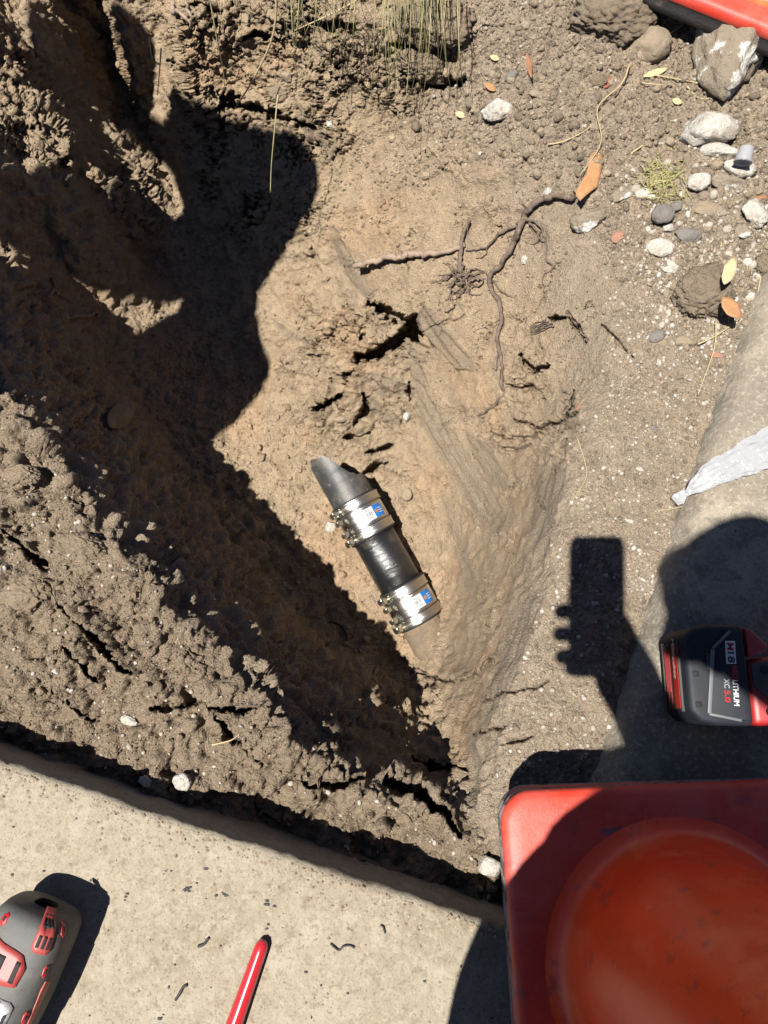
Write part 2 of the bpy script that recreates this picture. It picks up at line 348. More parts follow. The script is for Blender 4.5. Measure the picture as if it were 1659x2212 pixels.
hollow([(812,655),(850,668),(876,690),(870,702),(838,690),(815,672)], .08, 3, 4); hollow([(835,742),(862,716),(878,708),(880,730),(862,752),(838,762)], .10, 3, 4); hollow([(741,800),(757,795),(766,812),(757,850),(744,862)], .07, 3, 3); hollow([(692,872),(735,852),(750,862),(735,874),(700,888)], .06, 3, 4); hollow([(786,858),(796,852),(800,882),(788,896),(778,886)], .07, 3, 3)
groove([(800,655),(835,672),(876,694)], 11, .03, .004); groove([(776,772),(810,767),(838,750),(862,738),(878,712)], 15, .04, .006)
groove([(776,768),(762,788),(752,805),(748,826),(746,851),(723,866),(686,884)], 12, .035, .006)
groove([(785,850),(794,883),(776,913),(771,942)], 9, .025, .004); groove([(745,946),(778,940)], 8, .022)
groove([(790,983),(850,960)], 7, .02, .003); groove([(785,1022),(806,1012),(832,1000)], 10, .025, .004); groove([(800,722),(770,736),(745,738)], 6, .018)
groove([(880,826),(887,866)], 6, .018); groove([(668,770),(690,768)], 6, .015)
groove([(1128,767),(1150,795),(1164,802),(1194,790)], 7, .016, .005); groove([(1096,831),(1132,840),(1153,833),(1180,862)], 4, .01, .003)
groove([(1110,908),(1140,915),(1164,928),(1190,922),(1221,913),(1255,897)], 5, .013, .004); groove([(1067,935),(1100,950),(1150,945),(1180,930)], 4, .009, .003)
groove([(1082,966),(1110,972),(1145,960)], 4, .009, .003); groove([(1225,673),(1250,705),(1268,740)], 6, .013, .003); groove([(1190,690),(1222,688)], 6, .014, .003)
groove([(1300,700),(1330,735),(1365,775)], 4, .008, .003); groove([(1235,840),(1238,880),(1225,908)], 5, .014); groove([(905,725),(945,700),(985,690),(1010,680)], 2, .004)
groove([(1160,1080),(1178,1100)], 3, .007); groove([(1020,1590),(1060,1575),(1090,1568)], 3, .008); groove([(1040,1520),(1090,1500),(1150,1490),(1190,1470)], 3, .007)
groove([(1000,1470),(1030,1450),(1060,1420)], 3, .008); groove([(890,1452),(930,1462),(975,1472)], 5, .012); groove([(1080,1610),(1120,1600),(1150,1590)], 3, .008)
groove([(450,240),(500,225),(560,235),(610,245)], 12, .03, .008); groove([(480,210),(520,205)], 11, .025, .006); groove([(590,250),(640,262),(690,280)], 8, .02, .006)
groove([(360,130),(400,150)], 6, .012); groove([(850,95),(900,85),(1000,95)], 15, .045, .012); groove([(880,175),(950,185),(1010,180)], 13, .04, .012); groove([(660,40),(720,55),(760,50)], 12, .03, .008)
groove([(420,10),(470,25),(510,15)], 9, .025, .006); groove([(520,80),(560,70),(600,85)], 8, .02, .006)
groove([(100,1240),(150,1310),(210,1380),(265,1440),(290,1450)], 9, .03, .01, 2); groove([(0,1140),(90,1215),(100,1240)], 6, .02, .006)
groove([(430,1520),(500,1535),(550,1530)], 8, .025, .008); groove([(460,1555),(510,1600),(560,1640)], 9, .03, .006); groove([(140,1390),(190,1440),(215,1480)], 8, .022, .005); groove([(330,1530),(400,1525),(430,1520)], 6, .015)
groove([(120,1480),(160,1520),(200,1560)], 6, .016, .004); groove([(650,1680),(720,1700),(780,1690)], 7, .02, .006); groove([(830,1690),(900,1720),(950,1760),(1000,1800)], 9, .03, .008); groove([(890,1640),(950,1650),(1000,1660)], 8, .025)
lm = np.clip(M_brk * (.25 + .4 * patch2) + M_far * (.3 + .7 * patch) + M_plate * .3 * patch2 + M_ulump * .6 + M_left * .2 * patch2 * patch + M_lwall * .12 * patch + .25 * M_smooth * patch * patch2, 0, 1)
disp += lm * (.0055 * np.tanh(lay * 9) + .0028 * np.tanh(lay2 * 8)); carve = np.maximum(carve, lm * (.030 * sstep(.055, .015, np.abs(lay)) * (gi > .35) + .014 * sstep(.07, .02, np.abs(lay2)) * (hi_ > .5)))
carve = np.maximum(carve, M_smooth * patch2 * .012 * sstep(.022, .006, put(np.abs(perlin(Q * 17 + .8 * fbm(Q, 50, 3, 161)[:, None], 162)))))
P = B0 + N0 * disp[:, None] + VD * carve[:, None]; N0 = grid_normals(P); N0 = np.stack([blur_grid(N0[:, k], 2) for k in range(3)], 1); N0 /= np.linalg.norm(N0, axis=1)[:, None]
B0 = P.copy(); Q = P[nr]; disp = np.zeros(len(P))
# then crumbs, clods and grain on top of them
mid_ = put(fbm(Q, 34, 4, 5)); fine = put(fbm(Q, 150, 3, 9))
Qs = Q * np.array([1, 1, 2.2]); w1, w2, wi = [put(a) for a in worley(Q * 42 + .35 * perlin(Q * 60, 3)[:, None], 21)]
s1, s2, si = [put(a) for a in worley(Q * 120 + .3 * perlin(Q * 150, 4)[:, None], 22)]
ridged = put(1 - 2 * np.abs(perlin(Q * np.array([26, 26, 60]) + 1.2 * perlin(Q * 18, 6)[:, None], 31)))
crack = put(np.abs(perlin(Q * 22 + .9 * fbm(Q, 40, 2, 8)[:, None], 33)))
clod = np.clip(1 - w1 * 1.25, -.2, 1); crumb = np.clip(1 - s1 * 1.2, -.1, 1)
shut = 1 - sstep(.0, .05, put(np.abs(perlin(Q * np.array([14., 14, 30]), 52))))
disp += .003 * mid_ * (1 - .75 * M_smooth) * (1 - .5 * M_gravel) + .0022 * fine * (1 - .45 * M_smooth)
disp += M_far * (.004 * clod * patch + .005 * ridged * patch2 + .0035 * crumb * patch)
disp += M_crumb * (.007 * clod * patch2 + .0055 * crumb)
disp += M_gravel * (1 - M_crumb) * (.0022 * crumb + .003 * clod * patch * sstep(900, 500, PV))
disp += M_left * (.002 * clod * patch * patch2 + .0016 * crumb * patch2 + .009 * mid_ + .006 * ridged * patch)
disp += M_lwall * (1 - M_left) * (.006 * ridged * patch + .003 * clod * patch2 + .016 * mid_)
disp += M_ul * (.004 * ridged * patch + .007 * mid_) + M_ulump * (.002 * clod + .004 * ridged + .003 * crumb)
disp += M_floor * (1 - M_lwall) * (.004 * crumb + .004 * clod)
rest_m = np.clip(1 - M_far - ground_m - M_left - M_lwall - M_ul - M_floor, 0, 1) * (depth > .05)
disp += rest_m * (1 - M_smooth) * (.008 * ridged * patch2 + .006 * clod * patch + .0025 * crumb * patch)
disp += rest_m * M_smooth * (.0045 * mid_ * patch - .004 * sstep(.035, .008, crack) * patch2 + .0012 * crumb * patch)
disp += M_brk * patch2 * (.002 * clod + .003 * ridged + .003 * crumb)
disp += M_plate * (.0015 * crumb * patch + .0015 * ridged)
# spade marks: smooth facets with fine parallel ridges
scr = np.zeros(len(P)); wet = np.zeros(len(P))
def scrape(poly, ang, dep=.0016, tone=.5, freq=.10, tilt=0):
    global disp, scr, wet
    m = (PU > min(p[0] for p in poly) - 30) & (PU < max(p[0] for p in poly) + 30) & (PV > min(p[1] for p in poly) - 30) & (PV < max(p[1] for p in poly) + 30)
    c, s = math.cos(R(ang)), math.sin(R(ang)); al = PU[m] * c + PV[m] * s; pe = -PU[m] * s + PV[m] * c
    n = perlin(np.stack([pe * freq, al * .006, 0 * al], 1), 81) + .6 * perlin(np.stack([pe * freq * 2.7, al * .012, 0 * al], 1), 82)
    k = poly_mask(PU[m] + 5 * n, PV[m] + 5 * n, poly, 3); disp[m] = disp[m] * (1 - .7 * k) + k * (dep * n * 2.2 - tilt)
    scr[m] = np.maximum(scr[m], k); wet[m] = np.maximum(wet[m], k * tone * (.55 + .6 * n))
scrape([(712,480),(735,500),(770,580),(812,640),(795,650),(745,590),(722,540)], 60, .0016, .75)
scrape([(895,682),(925,655),(1015,770),(1030,800),(985,800)], 51, .0035, .55, .11, -.006)
scrape([(880,725),(900,760),(930,850),(990,950),(1080,1090),(1098,1150),(1060,1160),(960,1010),(905,900),(885,800)], 60, .0022, .22)
scrape([(1000,930),(1060,960),(1092,1030),(1100,1060),(1060,1050)], 55, .0022, .45)
scrape([(640,210),(675,250),(740,330),(720,345),(660,300),(645,270)], 50, .0012, .4)
scrape([(770,800),(860,815),(885,840),(850,862),(770,845)], 18, .003, .1, .13); scrape([(790,856),(840,880),(855,915),(800,885)], 25, .0025, .5)
scrape([(1150,1270),(1180,1290),(1130,1430),(1080,1530),(1045,1590),(1028,1590),(1060,1500),(1110,1370)], 112, .0018, .7)
scrape([(1010,1560),(1035,1590),(1030,1760),(1015,1700)], 96, .0018, .25); scrape([(1150,1040),(1230,1000),(1215,1060),(1170,1200),(1150,1200)], 108, .0014, .4)
scrape([(960,1080),(1000,1140),(1030,1250),(1010,1290),(985,1180)], 68, .0016, .15); scrape([(590,690),(640,720),(665,740),(620,730)], 25, .0015, .4)
scrape([(650,1530),(900,1590),(990,1650),(960,1700),(760,1640),(650,1600)], 14, .002, .5); scrape([(90,110),(140,160),(270,330),(240,340),(110,200)], 145, .003, .0, .06)
P = B0 + N0 * disp[:, None]
NN = grid_normals(P)
# soil colours: tan subsoil, greyer topsoil
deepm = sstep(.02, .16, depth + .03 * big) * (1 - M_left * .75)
deepm = np.clip(deepm, 0, 1) * (1 - .45 * M_crumb)
top_c, sub_c, far_c = np.array([.215, .171, .125]), np.array([.242, .184, .124]), np.array([.248, .188, .124])
A = top_c + (sub_c - top_c) * deepm[:, None]; A = A + (far_c - A) * (M_far * .7)[:, None]
red = put(sstep(.1, .5, fbm(Q, 5, 3, 91))); A = A * (1 + np.array([.06, -.01, -.06]) * (red * deepm)[:, None])
A *= (1 + .16 * mid_ + .10 * fine + .10 * (wi - .5) * (1 - M_smooth * .6))[:, None]
A = A + (np.array([.178, .145, .107]) - A) * (np.clip(scr * .55, 0, 1))[:, None]; A = A * (1 - .5 * np.clip(wet, 0, 1))[:, None]
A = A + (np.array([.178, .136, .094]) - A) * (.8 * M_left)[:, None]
pale = put(sstep(.35, .7, fbm(Q, 7, 4, 95))) * (M_gravel * .6 + .25 * M_left); A = A + (np.array([.235, .20, .155]) - A) * (.45 * pale)[:, None]
soil = bpy.data.materials.new('soil'); soil.use_nodes = True; n = soil.node_tree; b = n.nodes['Principled BSDF']
b.inputs['Roughness'].default_value = .95; b.inputs['Specular IOR Level'].default_value = .15
at_ = n.nodes.new('ShaderNodeVertexColor'); at_.layer_name = 'tone'; ag = n.nodes.new('ShaderNodeAttribute'); ag.attribute_name = 'grit'
tc = n.nodes.new('ShaderNodeTexCoord')
def nz(scale, det=5, rg=.65):
    t = n.nodes.new('ShaderNodeTexNoise'); t.inputs['Scale'].default_value = scale; t.inputs['Detail'].default_value = det; t.inputs['Roughness'].default_value = rg; n.links.new(tc.outputs['Object'], t.inputs['Vector']); return t
def mrange(src, a, b_, c, d):
    m = n.nodes.new('ShaderNodeMapRange'); n.links.new(src, m.inputs[0])
    for i, v in enumerate((a, b_, c, d)): m.inputs[i + 1].default_value = v
    return m.outputs[0]
t1 = nz(520, 8, .8); v1 = mrange(t1.outputs[0], .32, .68, .58, 1.42)
mul = n.nodes.new('ShaderNodeVectorMath'); mul.operation = 'SCALE'; n.links.new(at_.outputs[0], mul.inputs[0]); n.links.new(v1, mul.inputs['Scale'])
vo_ = n.nodes.new('ShaderNodeTexVoronoi'); vo_.inputs['Scale'].default_value = 210; n.links.new(tc.outputs['Object'], vo_.inputs['Vector'])
sep = n.nodes.new('ShaderNodeSeparateColor'); n.links.new(vo_.outputs['Color'], sep.inputs[0])
pick = mrange(sep.outputs[0], .86, .88, 0, 1); near_ = mrange(vo_.outputs['Distance'], .26, .34, 1, 0)
mm = n.nodes.new('ShaderNodeMath'); mm.operation = 'MULTIPLY'; n.links.new(pick, mm.inputs[0]); n.links.new(near_, mm.inputs[1])
mg = n.nodes.new('ShaderNodeMath'); mg.operation = 'MULTIPLY'; n.links.new(mm.outputs[0], mg.inputs[0]); n.links.new(ag.outputs['Fac'], mg.inputs[1])
mx = n.nodes.new('ShaderNodeMix'); mx.data_type = 'RGBA'; n.links.new(mg.outputs[0], mx.inputs[0]); n.links.new(mul.outputs[0], mx.inputs[6]); mx.inputs[7].default_value = (.33, .30, .25, 1)
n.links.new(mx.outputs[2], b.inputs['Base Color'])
b1 = n.nodes.new('ShaderNodeBump'); b1.inputs['Distance'].default_value = .004; n.links.new(nz(330, 8, .8).outputs[0], b1.inputs['Height'])
vb = n.nodes.new('ShaderNodeTexVoronoi'); vb.inputs['Scale'].default_value = 330; n.links.new(tc.outputs['Object'], vb.inputs['Vector'])
b2 = n.nodes.new('ShaderNodeBump'); b2.inputs['Distance'].default_value = .0022; b2.inputs['Strength'].default_value = .8; b2.invert = True; n.links.new(vb.outputs['Distance'], b2.inputs['Height']); n.links.new(b1.outputs[0], b2.inputs['Normal'])
n.links.new(b2.outputs[0], b.inputs['Normal'])
ii = (np.arange(NY - 1)[:, None] * NX + np.arange(NX - 1)[None]).ravel()
me = mesh_np('ground', P, np.stack([ii, ii + 1, ii + NX + 1, ii + NX], 1), soil)
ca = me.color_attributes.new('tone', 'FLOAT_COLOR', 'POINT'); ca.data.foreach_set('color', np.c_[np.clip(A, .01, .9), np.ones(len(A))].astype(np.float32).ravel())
gt = me.attributes.new('grit', 'FLOAT', 'POINT'); gt.data.foreach_set('value', np.clip(M_gravel + .35 * M_left + .25 * M_crumb + .12, 0, 1).astype(np.float32))
ground = link('ground', me); tag(ground, 'tan dug earth with a deep trench, crumbly banks and flat gravelly top', kind='structure')
def surf(px, py):                                  # point and normal of the dug ground seen at a place of the photograph
    g = at(px, py, 0); i = int(np.clip(np.searchsorted(AX, g[0]), 1, NX - 1)); j = int(np.clip(np.searchsorted(AY, g[1]), 1, NY - 1)); k = j * NX + i
    return P[k].copy(), NN[k].copy()
# ================================================================== SETTING: concrete
concrete = mat('concrete', (.385, .325, .242), .9, spec=.2,
    noise=[(3.5, (.27, .215, .145), .42, .66, .8), (9, (.40, .352, .27), .45, .7, .8), (26, (.45, .40, .31), .5, .66, .8), (70, (.22, .175, .12), .52, .68, .7), (150, (.45, .40, .32), .5, .64, .8), (330, (.19, .15, .105), .54, .68, .8)],
    bump=[(60, .0015), (260, .0012), (900, .0005)])
curb_mat = mat('rough_concrete', (.36, .305, .235), .92, spec=.2,
    noise=[(4, (.25, .22, .18), .42, .58, .85), (14, (.48, .42, .32), .46, .62, .85), (45, (.21, .185, .15), .52, .64, .8), (160, (.50, .45, .36), .52, .64, .8), (400, (.18, .155, .12), .55, .66, .8)],
    bump=[(35, .003), (160, .0022), (700, .0007)])
def slab(name, edge, zt, prof, mt, label, jit):      # edge: photo points of the brink, solid lies to the right of travel
    E = [at(x, y, zt)[:2] for x, y in edge]; pts = []
    for k in range(len(E) - 1):
        n = max(1, int(np.hypot(*(E[k + 1] - E[k])) / .006))
        for j in range(n): pts.append(E[k] + (E[k + 1] - E[k]) * j / n)
    pts.append(E[-1]); pts = np.array(pts); T = np.gradient(pts, axis=0)
    kk = np.ones(15) / 15; T = np.stack([np.convolve(np.pad(T[:, q], 7, 'edge'), kk, 'valid') for q in (0, 1)], 1); T /= np.linalg.norm(T, axis=1)[:, None]
    Nn = np.stack([T[:, 1], -T[:, 0]], 1); m = len(pts); V = []
    for r, (d, z) in enumerate(prof):
        q = np.c_[pts + Nn * d, np.full(m, z)]; a = jit * max(0, 1 - max(d, 0) / .05)
        j1 = perlin(q * 28, 101) * a * 1.4 + perlin(q * 95, 102) * a + np.minimum(0, perlin(np.c_[pts * 45, np.zeros(m)], 103) + .25) * -a * 1.5
        q[:, :2] += Nn * j1[:, None]; q[:, 2] += perlin(q * 60, 104) * a * .7; V.append(q)
    V = np.concatenate(V); F = [(r * m + i, r * m + i + 1, (r + 1) * m + i + 1, (r + 1) * m + i) for r in range(len(prof) - 1) for i in range(m - 1)]
    return tag(link(name, mesh_np(name, V, F, mt)), label, kind='structure')
slab('pavement', [(-1500, 1145), (0, 1640), (300, 1742), (560, 1826), (800, 1905), (1090, 2000), (1400, 2102), (2100, 2330)], .07,
     [(0, -.12), (0, -.06), (.001, 0), (0, .03), (.0, .055), (.0012, .064), (.004, .069), (.01, .0705), (.025, .0705), (.06, .0705), (.15, .0705), (.4, .0705), (1.2, .0705), (4, .0705)], concrete, 'pale tan concrete slab with a straight broken edge along the trench', .002)
ZC2 = .05
slab('kerb', [(1255, 1900), (1340, 1630), (1430, 1345), (1512, 1085), (1580, 868), (1655, 640), (1760, 320), (1960, -300)], ZC2,
     [(-.014, -.05), (-.011, -.01), (-.007, .008), (-.002, .022), (.004, .034), (.012, .042), (.022, .047), (.04, .0495), (.07, ZC2), (.1, ZC2), (.16, ZC2), (.3, ZC2), (.7, ZC2), (3, ZC2)], curb_mat, 'weathered grey tan concrete with a worn sloping edge', .0024)

# ================================================================== shapes shared by small things
def ico(sub):
    t = (1 + 5 ** .5) / 2; V = [(-1,t,0),(1,t,0),(-1,-t,0),(1,-t,0),(0,-1,t),(0,1,t),(0,-1,-t),(0,1,-t),(t,0,-1),(t,0,1),(-t,0,-1),(-t,0,1)]
    F = [(0,11,5),(0,5,1),(0,1,7),(0,7,10),(0,10,11),(1,5,9),(5,11,4),(11,10,2),(10,7,6),(7,1,8),(3,9,4),(3,4,2),(3,2,6),(3,6,8),(3,8,9),(4,9,5),(2,4,11),(6,2,10),(8,6,7),(9,8,1)]
    V = [np.array(v) / np.linalg.norm(v) for v in V]
    for _ in range(sub):
        c = {}; G = []
        def mid(a, b):
            k = (min(a, b), max(a, b))
            if k not in c: v = V[a] + V[b]; V.append(v / np.linalg.norm(v)); c[k] = len(V) - 1
            return c[k]
        for a, b, d in F: e, f, g = mid(a, b), mid(b, d), mid(d, a); G += [(a, e, g), (b, f, e), (d, g, f), (e, f, g)]
        F = G
    return np.array(V), np.array(F)
I0, I2, I4, I5 = ico(0), ico(2), ico(3), ico(4)
OCT = (np.array([(1, 0, 0), (-1, 0, 0), (0, 1, 0), (0, -1, 0), (0, 0, 1), (0, 0, -1)], float), np.array([(0, 2, 4), (2, 1, 4), (1, 3, 4), (3, 0, 4), (2, 0, 5), (1, 2, 5), (3, 1, 5), (0, 3, 5)]))
def rock_mesh(name, dims, mt, seed, planes=11, rough=.07, ic=I4, blocky=.6, crumbly=0):
    rg = np.random.default_rng(seed); V, F = ic; D = rg.normal(size=(planes, 3)); D /= np.linalg.norm(D, axis=1)[:, None]
    h = rg.uniform(blocky, 1, planes); c = np.clip(V @ D.T, 1e-3, None); r = np.minimum(1.05, (h / c).min(1))
    W = V * r[:, None]; W = W * (1 + rough * fbm(V * 1.0, 2.2, 4, seed, .6) + rough * .8 * fbm(V, 7, 4, seed + 5, .6))[:, None]
    if crumbly: W = W * (1 + crumbly * (fbm(V, 6, 3, seed + 9) + .8 * np.clip(.5 - worley(V * 7, seed)[0], -.3, .5) + .5 * np.clip(.5 - worley(V * 15, seed + 1)[0], -.3, .5)))[:, None]
    return mesh_np(name, W * np.array(dims), F, mt)
pebble_mat = mat('dull_pebble', (.48, .43, .36), .92, spec=.2, noise=[(60, (.62, .58, .52), .5, .6, .9), (25, (.36, .3, .23), .5, .6, .8)], bump=[(300, .001)])
white_stone = mat('white_stone', (.66, .62, .55), .92, spec=.2, noise=[(30, (.44, .37, .28), .47, .60, .9), (90, (.82, .79, .73), .5, .64, .8), (320, (.36, .3, .23), .58, .72, .75)], bump=[(130, .004), (520, .0015)])
tan_stone = mat('tan_stone', (.36, .285, .20), .92, spec=.2, noise=[(25, (.25, .2, .14), .45, .7, .8), (70, (.47, .42, .36), .55, .75, .6), (300, (.2, .16, .11), .58, .78, .6)], bump=[(110, .004), (500, .0015)])
grey_stone = mat('grey_stone', (.27, .245, .22), .9, spec=.2, noise=[(35, (.18, .155, .13), .45, .7, .8), (80, (.42, .40, .37), .55, .75, .7), (300, (.13, .11, .09), .6, .8, .6)], bump=[(130, .003), (520, .0014)])
mix_stone = mat('crusted_stone', (.33, .27, .20), .92, spec=.2, noise=[(22, (.95, .92, .86), .51, .58, .9), (60, (.24, .19, .14), .5, .7, .6), (260, (.2, .16, .12), .57, .78, .6)], bump=[(90, .006), (420, .002)])
clod_mat = mat('clod_earth', (.30, .235, .17), .96, spec=.1, noise=[(40, (.2, .155, .11), .45, .7, .7), (160, (.4, .32, .235), .5, .75, .7)], bump=[(120, .006), (380, .003), (900, .001)])
brick_mat = mat('brick_chip', (.42, .21, .14), .92, spec=.2, noise=[(60, (.36, .24, .17), .45, .7, .8)], bump=[(300, .0015)])
clod_tan = mat("tan_clod_earth", (.36, .28, .195), .96, spec=.1, noise=[(40, (.26, .2, .14), .45, .7, .7), (160, (.45, .355, .255), .5, .75, .7)], bump=[(120, .006), (380, .003), (900, .001)])
def rest(px, py, wpx, hpx, tall, rot, sink=.3, z=None):   # pose of a thing lying on the ground there, size from its width in the photograph
    p, nrm = surf(px, py)
    if z is not None: p = at(px, py, z); nrm = np.array([0, 0, 1.])
    s = m_per_px(p) * 1.12; dims = (wpx * s / 2, hpx * s / 2, (wpx + hpx) * s / 4 * tall)
    nb = blurred_normal(px, py) if z is None else nrm
    q = Vector(nb).to_track_quat('Z', 'Y'); M = Matrix.Translation(Vector(p + nb * dims[2] * (1 - 2 * sink))) @ q.to_matrix().to_4x4()
    xa = M.to_3x3().inverted() @ Vector((1, 0, 0)); base = math.atan2(xa.y, xa.x)
    return M @ Matrix.Rotation(base - R(rot), 4, 'Z'), dims
def blurred_normal(px, py):
    v = sum(surf(px + a, py + b)[1] for a in (-25, 0, 25) for b in (-25, 0, 25)); v = v + np.array([0, 0, 2.]); return v / np.linalg.norm(v)
def stone(px, py, wpx, hpx, label, mt=None, tall=.65, rot=0, seed=0, name='stone', cat='stone', rough=.07, sink=.3, planes=9, z=None, blocky=.58, group=None, crumbly=0):
    M, d = rest(px, py, wpx, hpx, tall, rot, sink, z); o = link(name, rock_mesh(name, d, mt or white_stone, seed + 11, planes, rough, blocky=blocky, crumbly=crumbly, ic=I5 if crumbly else I4)); o.matrix_world = M
    return tag(o, label, cat, group)

# ================================================================== THINGS: the drain pipe
steel = mat('stainless_steel', (.60, .58, .55), .24, 1.0, noise=[(60, (.55, .53, .5), .45, .7, .5)], bump=[(900, .00006)])
steel_d = mat('stainless_band', (.52, .5, .47), .26, 1.0, bump=[(700, .00008)])
rubber = mat('black_rubber', (.012, .012, .013), .6)
castiron = mat('black_coated_iron', (.013, .014, .017), .3, spec=.9, noise=[(40, (.03, .03, .034), .55, .8, .6), (28, (.22, .18, .13), .54, .74, .38), (220, (.30, .28, .26), .67, .72, .6)], bump=[(500, .0002)])
dustiron = mat('dusty_iron', (.045, .047, .05), .45, noise=[(18, (.17, .15, .125), .42, .66, .75), (120, (.28, .24, .19), .58, .7, .7)], bump=[(300, .0006)])
buried = mat('earth_caked_iron', (.27, .2, .135), .95, spec=.1, noise=[(30, (.2, .16, .12), .45, .65, .8), (140, (.36, .28, .19), .5, .72, .6)], bump=[(160, .003), (500, .0012)])
zinc = mat('zinc_screw', (.80, .76, .62), .3, 1.0); paper = mat('white_sticker', (.78, .8, .8), .35); blue = mat('blue_sticker', (.01, .19, .62), .3); ink = mat('black_ink', (.02, .02, .025), .5); emblem = mat('sticker_emblem', (.5, .22, .08), .4)
pa, pb = at(763, 1080, -.442), at(910, 1342, -.497); axv = (pb - pa) / np.linalg.norm(pb - pa)
rgt = np.cross(axv, [0, 0, 1]); rgt /= np.linalg.norm(rgt)
if rgt[0] < 0: rgt = -rgt
upv = np.cross(rgt, axv); upv = upv if upv[2] > 0 else -upv
def turned(m, freq, dist):                          # fine marks round the pipe that draw the highlight out along it
    n_ = m.node_tree; b_ = n_.nodes['Principled BSDF']; tc_ = n_.nodes.new('ShaderNodeTexCoord'); dt = n_.nodes.new('ShaderNodeVectorMath'); dt.operation = 'DOT_PRODUCT'; dt.inputs[1].default_value = tuple(axv * freq)
    n_.links.new(tc_.outputs['Object'], dt.inputs[0]); t_ = n_.nodes.new('ShaderNodeTexNoise'); t_.noise_dimensions = '1D'; t_.inputs['Scale'].default_value = 1; t_.inputs['Detail'].default_value = 2; n_.links.new(dt.outputs['Value'], t_.inputs['W'])
    bp = n_.nodes.new('ShaderNodeBump'); bp.inputs['Distance'].default_value = dist; n_.links.new(t_.outputs[0], bp.inputs['Height'])
    if b_.inputs['Normal'].links: n_.links.new(b_.inputs['Normal'].links[0].from_socket, bp.inputs['Normal'])
    n_.links.new(bp.outputs[0], b_.inputs['Normal'])
turned(castiron, 1500, .0004); turned(steel, 1500, .0003); turned(steel_d, 1500, .0003); turned(dustiron, 900, .0004)
LEN = np.linalg.norm(pb - pa); RP, RC = .0446, .0502
def cyl(t, th, r): return np.array(pa) + axv * t + r * (math.cos(th) * rgt + math.sin(th) * upv)   # th 0 right, 90 top, 180 left
pipe = thing('drain_pipe', pa, 'black drain pipe joined by two shiny steel couplings at the bottom of the trench', 'pipe')
def PB(): return MB()
base = np.array(pa)
def ring(mb, prof, n=64, cut=None):
    V = []
    for r, t in prof:
        for j in range(n):
            th = 2 * math.pi * j / n; V.append(cyl(t if cut is None else max(t, cut(th)), th, r) - base)
    m = len(prof); mb.add(V, [(k * n + j, k * n + (j + 1) % n, (k + 1) * n + (j + 1) % n, (k + 1) * n + j) for k in range(m - 1) for j in range(n)]); return mb
t1, t2 = LEN * (91 / 300.4), LEN * (209 / 300.4)     # end of first coupling, start of the second
ring(MB(), [(RP - .004, t1 - .02), (RP, t1 - .02), (RP, (t1 + t2) / 2), (RP, t2 + .02), (RP - .004, t2 + .02)]).obj('pipe_section', castiron, pipe, True)
def cutf(th):
    x = math.cos(th); top = math.sin(th)
    f = np.interp(x, [-1, -.84, -.35, .0, .25, .33, .6, 1], [-.098, -.110, -.105, -.085, -.056, -.050, -.042, -.034])
    return float(f if top > -.3 else max(f, -.03)) + .002 * math.sin(9 * th) + .0012 * math.sin(23 * th)
mb = MB(); prof = [(RP - .005, -.108)] + [(RP + .0006, t) for t in np.arange(-.112, .0201, .004)]
ring(mb, prof, 96, cutf); tag(mb.obj('pipe_section', dustiron, pipe, True), 'dusty black upper pipe end with a torn slanting edge')
ring(MB(), [(RP - .004, LEN - .02), (RP, LEN - .02), (RP, LEN + .02), (RP + .001, LEN + .05), (RP, LEN + .09), (RP, LEN + .16), (.002, LEN + .161)]).obj('pipe_section', buried, pipe, True)
def cpatch(s0, s1, a0, a1, r, name, mt, parent, ns=2, na=8, rnd=0):
    V = [cyl(s0 + (s1 - s0) * i / ns, R(a0 + (a1 - a0) * j / na), r) - base for i in range(ns + 1) for j in range(na + 1)]
    F = [(i * (na + 1) + j, i * (na + 1) + j + 1, (i + 1) * (na + 1) + j + 1, (i + 1) * (na + 1) + j) for i in range(ns) for j in range(na)]
    return MB().add(V, F).obj(name, mt, parent, True)
